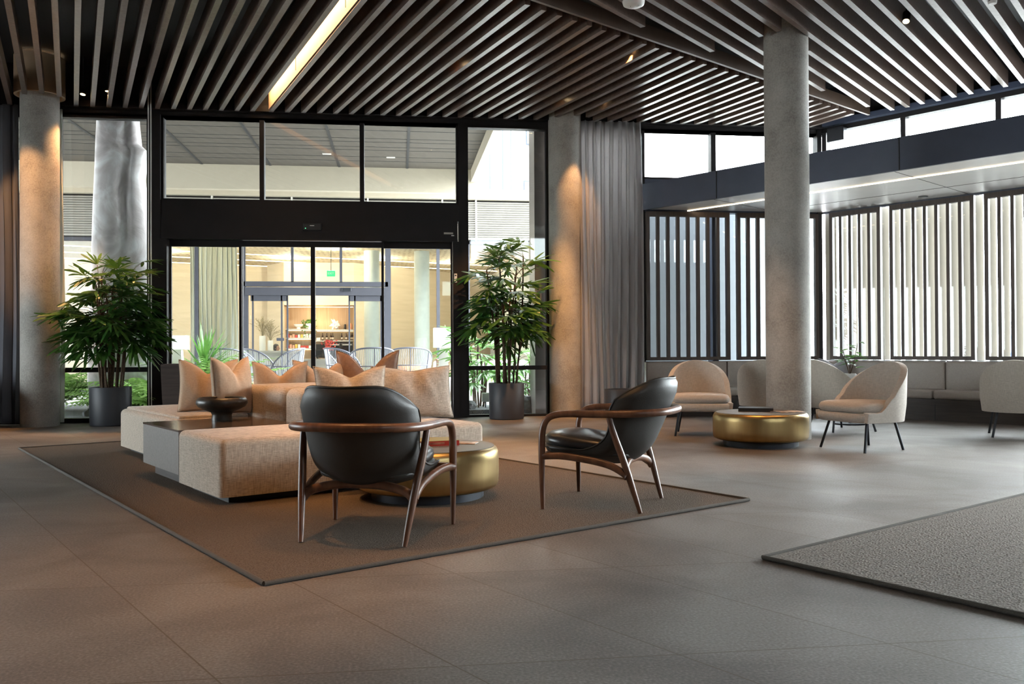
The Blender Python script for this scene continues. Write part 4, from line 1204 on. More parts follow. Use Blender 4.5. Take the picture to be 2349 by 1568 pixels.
def fern(loc, n, ln, seed, label, mat='fern', name='fern', droop=0.9, width=0.10):
    rnd = random.Random(seed); m = MB()
    for k in range(n):
        a = rnd.uniform(0, 2 * PI); l = ln * rnd.uniform(0.7, 1.1); el = R(rnd.uniform(45, 80))
        dh = Vector((math.cos(a), math.sin(a), 0)); side = Vector((-dh.y, dh.x, 0))
        prev = None
        steps = 16
        for i in range(steps + 1):
            t = i / steps
            p = dh * l * (t * math.cos(el) + 0.35 * t * t) + Vector((0, 0, l * (math.sin(el) * t - droop * 0.62 * t * t)))
            if p.z < 0.02: p.z = 0.02
            if prev is not None:
                w = width * l * math.sin(PI * min(0.98, t * 0.9 + 0.08)) * 1.6
                for sg in (1, -1):
                    d = (p - prev)
                    q = [p, p + d * 0.45, p + side * sg * w + d * 0.9 - Vector((0, 0, w * 0.35)), p + side * sg * w * 0.5 + d * 0.0]
                    m.bm.faces.new([m.bm.verts.new(x) for x in q])
            prev = p
    o = m.build(name, mat, None, loc=loc)
    return tag(o, label, 'plant')
def spiky(loc, n, ln, seed, label, h0=0.5, mat='leaf_out'):
    rnd = random.Random(seed); e = empty('yucca', loc, 0, label, 'plant')
    m = MB(); m.tube([(0, 0, 0), (0.02, 0, h0 * 0.6), (0, 0.02, h0)], 0.035, 8); m.build('stem', 'cane', e, smooth=50)
    m = MB()
    for k in range(n):
        a = rnd.uniform(0, 2 * PI); el = R(rnd.uniform(-15, 85)); l = ln * rnd.uniform(0.75, 1.1)
        d = Vector((math.cos(a) * math.cos(el), math.sin(a) * math.cos(el), math.sin(el))); s = d.cross(Vector((0, 0, 1))).normalized() * 0.022
        b0 = Vector((0, 0.02, h0 - rnd.uniform(0, 0.25)))
        rows = [(b0 + d * l * t - Vector((0, 0, 0.16 * l * t * t)), w) for t, w in ((0, 0.6), (0.4, 1), (0.75, 0.7), (1, 0.08))]
        vs = [(m.bm.verts.new(p - s * w), m.bm.verts.new(p + s * w)) for p, w in rows]
        for i in range(3): m.bm.faces.new((vs[i][0], vs[i][1], vs[i + 1][1], vs[i + 1][0]))
    m.build('foliage', mat, e)
    return e

# ------------------------------------------------------------------ courtyard
b = MB(); b.prism([(-40, 12.62), (6.3, 12.62), (13.2, 3.0), (60, 3.0), (60, 70), (-40, 70)], -0.25, -0.02); b.box(-40, 60, -50, -4.25, -0.25, -0.02); b.box(-40, -9.25, -4.25, 12.62, -0.25, -0.02)
struct('courtyard_paving', b, 'paving')
b = MB()
b.prism([(-6.2, 12.75), (-3.35, 12.75), (-3.1, 15.6), (-6.2, 15.9)], -0.02, 0.05)
o = b.build('gravel_bed', 'gravel'); o['kind'] = 'stuff'; tag(o, 'dark gravel bed outside the glass under the ferns', 'gravel')
b = MB(); b.prism([(0.98, 13.05), (2.6, 13.05), (2.9, 14.3), (1.0, 14.2)], -0.02, 0.06)
o = b.build('gravel_bed', 'gravel'); o['kind'] = 'stuff'; tag(o, 'dark gravel strip outside the glass behind the tall potted palm', 'gravel')
fern((-4.15, 13.45, 0.05), 70, 0.85, 1, 'lush fern low outside the glass behind the bushy potted palm')
fern((-3.62, 13.30, 0.05), 70, 1.10, 2, 'arching fern outside the glass close to the dark door post')
fern((-3.15, 14.75, 0.05), 64, 1.45, 3, 'feathery fern outside the sliding door, above the dark pedestal', droop=0.62)
fern((-2.40, 14.2, 0.05), 44, 0.95, 4, 'pale feathery fern outside the sliding door in front of the rope chairs', droop=0.7)
fern((-5.35, 14.4, 0.05), 60, 1.35, 5, 'fern furthest along the glass, beside the pale curtain edge')
spiky((-3.32, 15.6, 0.0), 70, 0.80, 6, 'spiky yucca outside the sliding door beside the white lamp shade', 0.80)
spiky((0.98, 16.3, 0.0), 46, 0.60, 7, 'spiky yucca behind the tall white floor lamp in the courtyard', 0.95)
fan_palm('courtyard_palm', (1.25, 13.75, 0.05), 'leafy palm clump outside the glass, growing behind the tall potted palm', 'plant', stems=10, spread=0.22, z0=0.05, zlo=0.35, zhi=1.25, leaves=52, reach=0.42, leaf=0.34, seed=31, mat='leaf_out')
fan_palm('courtyard_palm', (2.05, 13.75, 0.05), 'smaller palm clump outside the glass beside the dark exterior pier', 'plant', stems=8, spread=0.15, z0=0.05, zlo=0.25, zhi=1.05, leaves=36, reach=0.36, leaf=0.30, seed=37, mat='leaf_out')
rnd = random.Random(3)
ROCKS = [(1.06, 13.25, 0.10, 'jagged dark rock outside the glass at the door post'), (1.90, 13.2, 0.15, 'upright dark rock outside the glass behind the tall palm pot'), (2.12, 13.3, 0.09, 'pale grey rock outside the glass beside the palm pot'),
         (2.28, 13.35, 0.08, 'small pale rock outside the glass at the exterior pier'), (-4.15, 13.05, 0.12, 'dark rock among ferns outside the glass near the pale curtain'), (-3.95, 12.95, 0.09, 'small dark rock among ferns beside the palm pot'), (-4.35, 13.0, 0.08, 'smallest rock under the ferns by the pale curtain')]
for i, (x, y, r, lb) in enumerate(ROCKS):
    m = MB(); m.sphere((0, 0, r * 0.5), r, 1, 0.8, 0.9, 2, 0.22, i)
    tag(m.build('rock', 'rock', None, loc=(x, y, 0.05)), lb, 'rock', 'courtyard rocks')
b = MB(); b.rbox(0.98, 2.4, 14.75, 15.15, -0.02, 0.66, 0.02, 3)
tag(b.build('garden_ledge', 'bright_white'), 'low white garden ledge outside behind the tall potted palm', 'ledge')
gl = empty('garden_light', (1.34, 13.55, 0.05), 0, 'small silver garden spotlight in the gravel outside the glass', 'garden light')
b = MB(); b.cyl((0, 0), 0.012, 0, 0.10, 10); b.build('stake', 'steel', gl)
b = MB(); b.rbox(-0.06, 0.06, -0.05, 0.05, 0.10, 0.24, 0.015, 3); b.build('head', 'louvre', gl, smooth=40)

# tall plaster-like sculpture just outside the glass
def sculpture():
    lv = [(0.0, -4.52, -3.50), (1.2, -4.50, -3.52), (2.3, -4.455, -3.565), (2.6, -4.445, -3.60), (3.1, -4.43, -3.66), (3.5, -4.41, -3.71), (3.72, -4.40, -3.68), (3.90, -4.395, -3.655), (4.0, -4.39, -3.76), (4.3, -4.375, -3.79), (4.6, -4.365, -3.80)]
    rings = []
    n = 48
    for z, a, c_ in lv:
        cx, w = (a + c_) / 2, (c_ - a) / 2
        r = []
        for k in range(n):
            t = 2 * PI * k / n
            x = cx + w * abs(math.cos(t)) ** 0.7 * (1 if math.cos(t) > 0 else -1)
            groove = 0.10 * math.exp(-((x - cx - 0.06 - 0.05 * (z - 2.5)) / 0.05) ** 2)
            y = 13.45 + 0.20 * abs(math.sin(t)) ** 0.7 * (1 if math.sin(t) > 0 else -1)
            if math.sin(t) < 0: y += groove * 0.6 + 0.012 * mnoise.noise(Vector((x * 4, z * 2.3, 1)))
            r.append(Vector((x, y, z)))
        rings.append(r)
    out = []
    for i in range(len(rings) - 1):
        for s in range(5):
            out.append([rings[i][k].lerp(rings[i + 1][k], s / 5) for k in range(n)])
    out.append(rings[-1])
    out = [[Vector((p.x * 1.058, p.y + 0.78, 0.97 + (p.z - 0.97) * 1.058 if p.z > 0 else 0.0)) for p in r] for r in out]
    m = MB(); m.ring_loft(out)
    o = m.build('sculpture', 'plaster', None, smooth=50)
    tag(o, 'tall pale troweled plaster sculpture standing outside the glass behind the bushy palm', 'sculpture')
sculpture()
b = MB(); b.box(1.99, 2.215, 12.68, 13.2, -0.02, 4.9)
tag(b.build('exterior_pier', plain('brown_grey_pier', (0.17, 0.145, 0.135), 0.5)), 'brown-grey exterior pier seen through the glass beside the concrete column', 'pier')
b = MB(); b.box(3.2, 6.25, 13.35, 13.5, -0.02, 3.25)
tag(b.build('exterior_wall', plain('pale_grey_exterior', (0.27, 0.29, 0.31), 0.6, var=0.03)), 'pale grey exterior wall seen between the brown slats of the end wall', 'wall')

ul = empty('garden_uplight', (-4.15, 13.62, 0.05), 0, 'small ground uplight at the foot of the plaster sculpture', 'garden light')
b = MB(); b.cyl((0, 0), 0.05, 0, 0.09, 20); b.build('housing', 'black_metal', ul, smooth=40)
b = MB(); b.cyl((0, 0), 0.042, 0.09, 0.094, 20); b.build('lens', 'lens', ul)
spot(ul, (0, 0, 0.11), (-0.02, 0.42, 3.2), 700, 75, 0.8, (0.95, 0.93, 1.0), 0.05)

# canopy over the courtyard
cp = empty('entrance_canopy', (0, 0, 0), 0, 'grey panelled canopy soffit with cream edge over the courtyard', 'canopy')
b = MB(); b.box(-12, 1.75, 12.75, 24.0, 5.02, 5.35); b.build('deck', 'fascia_cream', cp)  # unseen stretch past the edge beam added to shade louvres and parapet
b = MB(); b.box(-12, 1.62, 12.75, 19.5, 5.0, 5.02); b.build('soffit', 'canopy', cp)
for x in (-8.6, -7.15, -5.68, -4.2, -2.76, -1.28, 0.20):
    m = MB(); m.box(x - 0.026, x + 0.026, 12.75, 19.5, 4.990, 5.001); m.build('joint', 'black', cp)
rnd = random.Random(9); y = 13.2
b = MB()
while y < 19.4:
    x = -12
    b.box(-12, 1.62, y - 0.011, y + 0.011, 4.996, 5.001)
    y += rnd.choice((0.28, 0.42, 0.42, 0.62))
b.build('board_joint', 'black', cp)
b = MB(); b.box(-12, 1.75, 19.5, 19.7, 4.47, 5.02); b.box(1.62, 1.75, 12.75, 19.5, 4.72, 5.02); b.build('edge_beam', 'fascia_cream', cp)
for x, y, lb in ((-1.45, 18.2, 'vent'), (-0.15, 18.4, 'vent')):
    m = MB(); m.rbox(x - 0.09, x + 0.09, y - 0.045, y + 0.045, 4.985, 5.002, 0.006, 2); m.build('recessed_fitting', 'louvre', cp)

# courtyard furniture
def rope_chair(loc, rz, label, sc=1.0):
    e = empty('rope_chair', loc, rz, label, 'outdoor chair', 'curved rope chairs in the courtyard')
    A = R(112)
    def pl_(p, r): return Vector((0.40 * r * math.sin(p), -0.37 * r * math.cos(p) + 0.02, 0))
    def hoop(p):
        q = p / A
        v = pl_(p, 1.0 + 0.08 * (1 - q * q)); v.z = 0.44 + 0.58 * (max(0, 1 - abs(q) ** 2.6)) ** 0.62; return v
    def seatp(p):
        v = pl_(p, 0.86); v.z = 0.40; return v
    ps = [lerp(-A, A, k / 48) for k in range(49)]
    m = MB(); m.tube([seatp(-A)] + [hoop(p) for p in ps] + [seatp(A)], 0.016, 8); m.build('hoop', 'rope_frame', e, smooth=60)
    m = MB()
    for p in ps[2:-2:1]:
        m.tube([seatp(p), hoop(p)], 0.006, 4)
    m.build('ropes', 'rope', e)
    m = MB(); m.tube([seatp(p).lerp(hoop(p), min(1, 0.30 / max(0.05, (hoop(p).z - 0.40)))) for p in ps[3:-3]], 0.011, 7)
    m.build('band', 'rope_frame', e, smooth=60)
    for p in (ps[12], ps[24], ps[36]):
        m = MB(); m.tube([seatp(p), hoop(p)], 0.011, 7); m.build('upright', 'rope_frame', e, smooth=60)
    m = MB(); m.lathe([(0.02, 0.38), (0.33, 0.38), (0.345, 0.40), (0.335, 0.45), (0.28, 0.465), (0.02, 0.468)], n=32); m.build('seat_cushion', 'louvre', e, smooth=60)
    for a in (45, 135, 225, 315):
        ca, sa = math.cos(R(a)), math.sin(R(a))
        m = MB(); m.tube([(0.26 * ca, 0.26 * sa, 0.39), (0.33 * ca, 0.33 * sa, 0.0)], 0.013, 8); m.build('leg', 'rope_frame', e, smooth=60)
    return e
GZ = -0.02
rope_chair((-3.20, 16.5, GZ), R(5), 'rope chair behind the feathery fern, its back to the glass')
rope_chair((-2.62, 17.3, GZ), R(-60), 'rope chair overlapping the first door mullion, beside the fern chair')
rope_chair((-2.10, 16.4, GZ), R(80), 'rope chair seen from the side in the middle of the sliding doorway')
rope_chair((-1.02, 16.9, GZ), R(-55), 'rope chair partly behind the brown leather pillow')
rope_chair((-0.47, 15.7, GZ), R(8), 'largest looking rope chair, right behind the leather pillow, split by a mullion')
rope_chair((0.20, 16.5, GZ), R(2), 'rope chair with the orange knit cushion beside the white floor lamp')
pillow('cushion', 0.42, 0.26, 0.12, 0.0, 'orange_knit', (0.20, 16.25, GZ + 0.455), R(4), R(-12), 'orange knitted cushion standing in a rope chair in the courtyard', seed=14, cat='cushion')
lt = empty('low_table', (-2.62, 15.75, GZ), 0, 'small wooden table among the courtyard rope chairs', 'table')
b = MB(); b.cyl((0, 0), 0.30, 0.40, 0.43, 32); b.build('top', 'shelf_wood', lt)
for k in range(3):
    b = MB(); b.tube([(0.16 * math.cos(k * 2.1), 0.16 * math.sin(k * 2.1), 0.40), (0.25 * math.cos(k * 2.1), 0.25 * math.sin(k * 2.1), 0)], 0.015, 8); b.build('leg', 'shelf_wood', lt, smooth=50)
def floor_lamp(loc, zs, zt, r, label):
    e = empty('floor_lamp', loc, 0, label, 'lamp')
    m = MB(); m.box(-0.16, 0.16, -0.16, 0.16, 0, 0.05); m.build('foot', 'white', e)
    m = MB(); m.ring_loft([[Vector((s * 0.12, t * 0.12, 0.05)) for s, t in ((-1, -1), (1, -1), (1, 1), (-1, 1))], [Vector((s * 0.065, t * 0.065, zs)) for s, t in ((-1, -1), (1, -1), (1, 1), (-1, 1))]]); m.build('base', 'louvre', e)
    m = MB(); m.box(-r, r, -r, r, zs, zt); m.build('lamp_shade', 'lampshade', e)
    return e
floor_lamp((0.77, 15.2, GZ), 1.02, 1.36, 0.17, 'white square-shaded outdoor floor lamp near the right door leaf')
floor_lamp((-3.62, 15.0, GZ), 1.01, 1.24, 0.15, 'white square-shaded outdoor lamp half hidden by ferns')
sf = empty('outdoor_sofa', (1.7, 17.6, GZ), 0, 'white outdoor sofa behind the courtyard floor lamp', 'sofa')
b = MB(); b.rbox(-1.0, 1.0, -0.4, 0.4, 0.08, 0.42, 0.05, 3); b.rbox(-1.0, 1.0, 0.25, 0.45, 0.40, 0.75, 0.05, 3); b.build('body', 'white', sf, smooth=50)
b = MB(); b.box(-0.95, 0.95, -0.35, 0.35, 0, 0.09); b.build('plinth', 'black', sf)
pillow('cushion', 0.42, 0.40, 0.15, 0.10, 'leather_brown', (0.95, 17.65, GZ + 0.42), R(0), R(-14), 'brown cushion on the white outdoor sofa behind the floor lamp', seed=15, cat='cushion')

# ------------------------------------------------------------------ building across the courtyard
nb = empty('lobby_building', (0, 0, 0), 0, 'glazed lobby building across the courtyard with sliding door and louvre band', 'building')
G0 = 22.0
b = MB()
b.box(-12, 3.6, G0 + 0.05, 32, -0.02, 0.0); b.build('floor_slab', 'paving', nb)
b = MB(); b.box(-12, 3.55, G0 - 0.1, 35.6, 4.75, 5.0); b.box(-12, 3.55, G0 - 0.15, G0 + 0.2, 4.74, 4.95); b.build('parapet', 'fascia_cream', nb)
lv = MB(); z = 3.76
while z < 4.70:
    m_ = Matrix.Translation((0, G0 - 0.02, z)) @ Matrix.Rotation(R(-35), 4, 'X')
    lv.box(-12, 3.42, -0.032, 0.032, -0.006, 0.006, m_); z += 0.0565
lv.build('louvre_band', 'louvre_slat', nb)
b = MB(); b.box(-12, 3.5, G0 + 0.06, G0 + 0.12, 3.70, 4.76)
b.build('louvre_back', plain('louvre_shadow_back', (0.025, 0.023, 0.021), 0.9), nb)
b = MB()
for x in (-10, -8.2, -6.3, -4.5, -2.6, -0.75, 1.1, 1.95, 3.45): b.box(x - 0.02, x + 0.02, G0 - 0.06, G0 + 0.03, 3.70, 4.75)
b.build('louvre_post', 'louvre', nb)
fr = MB()
for x in (-10.5, -8.5, -6.6, -4.88, 0.99, 1.75, 3.40): fr.box(x - 0.04, x + 0.04, G0, G0 + 0.12, 0, 3.70)
for x in (-3.80, -0.26): fr.box(x - 0.07, x + 0.07, G0, G0 + 0.14, 0, 3.70)
for x in (-2.60, -1.42): fr.box(x - 0.03, x + 0.03, G0, G0 + 0.12, 2.64, 3.70)
fr.box(-12, 3.45, G0, G0 + 0.12, 3.62, 3.70); fr.box(-12, -3.8, G0, G0 + 0.12, 0, 0.06); fr.box(-0.26, 3.45, G0, G0 + 0.12, 0, 0.06)
fr.box(-3.8, -0.26, G0, G0 + 0.14, 2.54, 2.66)
fr.build('glazing_frame', 'lobby_frame', nb)
dr_ = MB(); dr_.box(-3.73, -0.33, G0 - 0.02, G0 + 0.12, 2.32, 2.52); dr_.box(-3.73, -3.66, G0, G0 + 0.1, 0, 2.32); dr_.box(-0.40, -0.33, G0, G0 + 0.1, 0, 2.32)
for x in (-3.55, -2.86, -2.72, -1.22, -1.08, -0.44): dr_.box(x - 0.018, x + 0.018, G0 + 0.02, G0 + 0.07, 0.02, 2.32)
dr_.box(-3.6, -2.72, G0 + 0.02, G0 + 0.07, 2.18, 2.32); dr_.box(-1.22, -0.4, G0 + 0.02, G0 + 0.07, 2.18, 2.32)
dr_.box(-2.98, -2.80, G0 + 0.0, G0 + 0.02, 1.20, 1.27)
dr_.build('door_frame', 'lobby_frame', nb)
b = MB(); b.rbox(-1.40, -1.16, G0 - 0.06, G0 - 0.02, 2.42, 2.50, 0.01, 2); b.build('motion_sensor', 'steel', nb)
gg = MB(); gg.box(-12, -3.8, G0 + 0.055, G0 + 0.065, 0.05, 3.65); gg.box(-0.26, 3.42, G0 + 0.055, G0 + 0.065, 0.05, 3.65); gg.box(-3.8, -0.26, G0 + 0.055, G0 + 0.065, 2.66, 3.65)
gg.box(-3.6, -2.72, G0 + 0.04, G0 + 0.05, 0.05, 2.2); gg.box(-1.22, -0.42, G0 + 0.04, G0 + 0.05, 0.05, 2.2)
gg.build('glazing', glass_mat('lobby_glass', (0.96, 0.98, 0.97), 0.6), nb)
b = MB(); b.box(-12, 3.44, G0 + 0.15, 35.6, 3.72, 3.76); b.build('lobby_ceiling', 'perforated', nb)
b = MB(); b.prism([(-12, 26.5), (-12, 26.7), (-4.2, 29.8), (-4.2, 29.6)], 0, 3.72); b.prism([(-4.2, 28.9), (-4.2, 29.8), (-3.56, 30.0), (-3.56, 27.95)], 0, 3.72)
b.prism([(-1.4, 27.95), (-1.4, 29.9), (5.5, 35.2), (5.5, 35.0)], 0, 3.72); b.box(-3.56, -1.4, 27.95, 28.05, 2.38, 3.72)
b.build('back_wall', 'cream_wall', nb)
b = MB(); b.box(-12.1, -12, G0, 35.6, 0, 3.75); b.box(3.45, 3.55, G0 + 0.1, 35.6, 0, 4.8); b.build('side_wall', 'white', nb)
cv = MB()
for off in (0.35, 2.2, 4.0):
    cv.prism([(-12, 26.5 - off), (-12, 26.54 - off), (5.5, 33.54 - off), (5.5, 33.5 - off)], 3.70, 3.72)
cv.build('cove_light', 'led_thin', nb)
for x, lb in ((-0.74, 'pale round column inside the lobby across the courtyard, behind its sliding door'), (0.65, 'pale round column inside the lobby across the courtyard, beside the white floor lamp shade')):
    m = MB(); m.cyl((x, 24.6), 0.215, 0, 3.72, 40); tag(m.build('lobby_column', plain('pale_column', (0.62, 0.64, 0.58), 0.7), None, smooth=40), lb, 'column')
curtain(-5.15, -4.0, 22.55, 0.07, 10, 0.02, 3.68, 'curtain_pale', 'pale translucent curtain in the lobby window across the courtyard', 21)
# niche with shelves
sh = empty('shelf_unit', (0, 0, 0), 0, 'warm lit oak shelf niche inside the lobby across the courtyard', 'shelves')
b = MB(); b.box(-3.56, -1.4, 28.55, 28.6, 0, 2.38); b.box(-3.56, -3.53, 28.05, 28.55, 0, 2.38); b.box(-1.43, -1.4, 28.05, 28.55, 0, 2.38); b.box(-3.56, -1.4, 28.05, 28.55, 2.35, 2.38); b.build('carcass', 'shelf_wood', sh)
for x0, x1, z in ((-3.53, -2.62, 1.64), (-3.53, -2.75, 1.36), (-3.53, -2.62, 1.03), (-2.62, -1.43, 1.62), (-2.62, -1.43, 1.27)):
    m = MB(); m.box(x0, x1, 28.1, 28.55, z - 0.035, z); m.build('shelf', 'grey_counter', sh)
b = MB()
for z in (1.60, 1.32, 0.99): b.box(-3.5, -2.7, 28.5, 28.52, z - 0.012, z)
b.box(-2.6, -1.45, 28.5, 28.52, 1.57, 1.58); b.box(-3.5, -1.45, 28.4, 28.42, 2.33, 2.345)
b.build('shelf_light', 'led', sh)
for i, (x, s) in enumerate(((-2.45, 'black_metal'),)):
    m = MB(); m.box(x - 0.14, x + 0.14, 28.08, 28.12, 0.72, 1.15); tag(m.build('menu_board', s), 'dark framed board on the lobby shelf niche', 'board')
for x, lb in ((-2.02, 'dark glass-fronted drinks fridge in the lobby niche, nearest the red flowers'), (-1.62, 'dark glass-fronted drinks fridge in the lobby niche, next to the doorway edge')):
    e = empty('drinks_fridge', (x, 28.3, 0), 0, lb, 'fridge')
    m = MB(); m.box(-0.19, 0.19, -0.2, 0.2, 0.02, 1.20); m.build('body', 'fridge', e)
    m = MB(); m.box(-0.17, 0.17, -0.215, -0.2, 0.1, 1.10); m.build('door', 'glass', e)
    m = MB(); m.box(-0.15, 0.15, -0.222, -0.216, 1.12, 1.14); m.build('light_bar', 'white_plastic', e)
for i, x in enumerate((-2.40, -2.27, -2.14, -2.08, -1.80, -1.66, -1.50, -1.46)):
    e = empty('bottle', (x, 28.25, 1.27), 0, 'small dark bottle on the lower lit shelf of the lobby niche', 'bottle', 'dark bottles on the lobby shelf')
    m = MB(); m.lathe([(0.028, 0), (0.03, 0.01), (0.03, 0.13), (0.012, 0.18), (0.011, 0.235), (0.005, 0.24)], n=14); m.build('glass', 'bottle', e, smooth=50)
    m = MB(); m.cyl((0, 0), 0.0308, 0.035, 0.10, 14); m.build('label', 'label', e, smooth=50)
for i, x in enumerate((-2.62 + 0.06, -2.50)):
    m = MB(); m.cyl((x, 28.2), 0.028, 1.27, 1.36, 14); tag(m.build('tumbler', 'white_plastic', None, smooth=40), 'small pale tumbler beside the bottles on the lobby shelf', 'tumbler', 'tumblers on the lobby shelf')
k = 0
rnd = random.Random(2)
for z, lb in ((1.36, 'coloured snack packet on the middle shelf of the lobby niche'), (1.03, 'coloured snack packet on the lowest shelf of the lobby niche')):
    for x in [-3.47 + 0.085 * q for q in range(9)]:
        m = MB(); hh = rnd.uniform(0.07, 0.13); m.rbox(-0.034, 0.034, -0.03, 0.03, 0, hh, 0.008, 2)
        tag(m.build('snack_packet', rnd.choice(('packet_red', 'packet_red', 'coral', 'packet_yellow', 'paper')), None, loc=(x, 28.25, z)), lb, 'snack', 'snack packets, shelf at %.2f m' % z)
e = empty('footed_bowl', (-3.15, 28.3, 1.64), 0, 'white footed bowl on the top lobby shelf beside the trailing plant', 'bowl')
b = MB(); b.lathe([(0.06, 0), (0.065, 0.02), (0.05, 0.05), (0.13, 0.09), (0.15, 0.15), (0.14, 0.15), (0.11, 0.10), (0.01, 0.08)], n=28); b.build('vessel', 'bright_white', e, smooth=60)
e = empty('trailing_plant', (-2.82, 28.28, 1.64), 0, 'green trailing plant in a pot on the top lobby shelf', 'plant')
b = MB(); b.lathe([(0.07, 0), (0.10, 0.03), (0.11, 0.17), (0.095, 0.17), (0.08, 0.12), (0.01, 0.12)], n=24); b.build('pot', 'bright_white', e, smooth=50)
rnd = random.Random(8); b = MB()
for q in range(170):
    a = rnd.uniform(0, 2 * PI); rr = rnd.uniform(0.06, 0.24); zz = rnd.uniform(0.05, 0.30) - (0.38 * rnd.random() if (math.sin(a) < 0 and rr > 0.14) else 0)
    p = Vector((rr * math.cos(a), rr * math.sin(a) * 0.6, zz)); d = Vector((rnd.uniform(-1, 1), rnd.uniform(-1, 1), rnd.uniform(-1, 1))).normalized() * 0.035; s = d.cross(Vector((0.3, 1, 0.2))).normalized() * 0.022
    b.bm.faces.new([b.bm.verts.new(v) for v in (p - d, p + s, p + d, p - s)])
b.build('foliage', 'leaf_out', e)
b = MB(); t = bmesh.new(); bmesh.ops.create_icosphere(t, subdivisions=1, radius=0.11)
for f in list(t.faces):
    c_ = f.calc_center_median(); r_ = bmesh.ops.poke(t, faces=[f])
    for vv in r_['verts']: vv.co = c_.normalized() * (0.24 if random.random() > 0.5 else 0.16)
b.merge(t, Matrix.Translation((-2.0, 28.3, 1.62 + 0.15)))
tag(b.build('spiked_ornament', 'bright_white'), 'white spiky star-shaped ornament on the top lobby shelf', 'ornament')
for x, w, h_, mt, lb in ((-1.70, 0.04, 0.17, 'black_metal', 'dark slim figurine on the top lobby shelf'), (-1.53, 0.06, 0.20, 'coral', 'pinkish jar on the top lobby shelf')):
    m = MB(); m.lathe([(w, 0), (w * 1.05, 0.01), (w, h_ * 0.8), (w * 0.6, h_), (0.005, h_)], (x, 28.3), 16); o = m.build('jar', mt, None, smooth=50, loc=(0, 0, 1.62)); tag(o, lb, 'jar')
# reception counter, vases, person
ct = empty('reception_counter', (0, 0, 0), 0, 'pale grey reception counter inside the lobby across the courtyard', 'counter')
b = MB(); b.box(-4.20, -2.72, 24.95, 25.45, 0, 0.90); b.build('body', 'grey_counter', ct)
b = MB(); b.box(-4.24, -2.68, 24.9, 25.5, 0.90, 0.955); b.build('top', 'grey_counter', ct)
b = MB(); b.box(-2.68, -1.35, 24.95, 25.45, 0, 0.68); b.box(-2.68, -1.32, 24.9, 25.5, 0.68, 0.72); b.build('low_counter', 'grey_counter', ct)
def vase(x, y, z, r, h, ln, seed, label):
    rnd = random.Random(seed); e = empty('vase', (x, y, z), 0, label, 'vase')
    m = MB(); m.lathe([(r * 0.9, 0), (r, 0.02), (r * 1.02, h * 0.5), (r, h - 0.02), (r * 0.9, h), (r * 0.8, h - 0.02), (0.01, h - 0.05)], n=28); m.build('vessel', 'bright_white', e, smooth=50)
    m = MB()
    for k in range(38):
        a = rnd.uniform(0, 2 * PI); o_ = rnd.uniform(0.1, 0.9) ** 1.4 * ln * 0.85
        tp = Vector((o_ * math.cos(a), o_ * math.sin(a) * 0.5, h + ln * rnd.uniform(0.55, 1.0) - o_ * 0.35))
        p = spline([(0, 0, h - 0.04), (tp.x * 0.3, tp.y * 0.3, lerp(h, tp.z, 0.6)), tp], 3)
        m.tube(p, 0.004, 4)
        for q in range(5):
            c_ = p[-1].lerp(p[-3], q / 5); d = Vector((rnd.uniform(-1, 1), rnd.uniform(-1, 1), 0.5)).normalized() * 0.04; s = d.cross(Vector((0, 1, 0.1))).normalized() * 0.008
            m.bm.faces.new([m.bm.verts.new(v) for v in (c_, c_ + d * .5 + s, c_ + d, c_ + d * .5 - s)])
    m.build('dry_grass', 'grass', e)
vase(-3.80, 25.2, 0.955, 0.088, 0.42, 0.58, 1, 'taller white vase of dry grasses on the lobby counter')
vase(-3.58, 25.2, 0.955, 0.075, 0.29, 0.55, 2, 'shorter white vase of dry grasses on the lobby counter')
ms = empty('desk_monitor', (-2.28, 25.2, 0.72), 0, 'dark desk monitor on the low lobby counter', 'monitor')
b = MB(); b.rbox(-0.15, 0.15, -0.012, 0.012, 0.06, 0.25, 0.006, 2); b.build('screen', 'black_metal', ms)
b = MB(); b.box(-0.02, 0.02, -0.01, 0.03, 0.0, 0.10); b.box(-0.08, 0.08, -0.06, 0.06, 0, 0.01); b.build('stand', 'black_metal', ms)
rf = empty('red_flowers', (-2.35, 25.25, 0.72), 0, 'red flower arrangement on the low lobby counter', 'flowers')
rf.location = (-1.98, 25.2, 0.72)
b = MB(); b.cyl((0, 0), 0.05, 0, 0.20, 20); b.build('vase', 'bright_white', rf, smooth=40)
b = MB(); rnd = random.Random(4)
for q in range(80):
    p = Vector((rnd.gauss(0, 0.09), rnd.gauss(0, 0.06), 0.30 + rnd.uniform(-0.06, 0.22))); d = Vector((rnd.uniform(-1, 1), rnd.uniform(-1, 1), rnd.uniform(0, 1))).normalized() * 0.035; s = d.cross(Vector((0.2, 1, 0))).normalized() * 0.025
    b.bm.faces.new([b.bm.verts.new(v) for v in (p - d, p + s, p + d, p - s)])
b.tube([(0, 0, 0.15), (0, 0, 0.36)], 0.012, 6); b.build('bloom', 'packet_red', rf)

ex = empty('exit_sign', (-1.78, 23.6, 3.0), 0, 'green illuminated exit sign hanging in the lobby across the courtyard', 'exit sign')
b = MB(); b.rbox(-0.11, 0.11, -0.02, 0.02, -0.08, 0.08, 0.008, 2); b.build('panel', 'exit', ex)
b = MB(); b.cyl((0, 0), 0.008, 0.08, 0.72, 8); b.build('hanger', 'steel', ex)
tc = bpy.data.curves.new('lettering', 'FONT'); tc.body = 'EXIT'; tc.size = 0.085; tc.align_x = 'CENTER'; tc.align_y = 'CENTER'; tc.extrude = 0.002
tmp = bpy.data.objects.new('lettering_curve', tc); COL.objects.link(tmp)
tme = bpy.data.meshes.new_from_object(tmp.evaluated_get(bpy.context.evaluated_depsgraph_get()))
bpy.data.objects.remove(tmp, do_unlink=True)
to = bpy.data.objects.new('lettering', tme); COL.objects.link(to); to.parent = ex; to.location = (0, -0.024, 0); to.rotation_euler = (PI / 2, 0, 0)
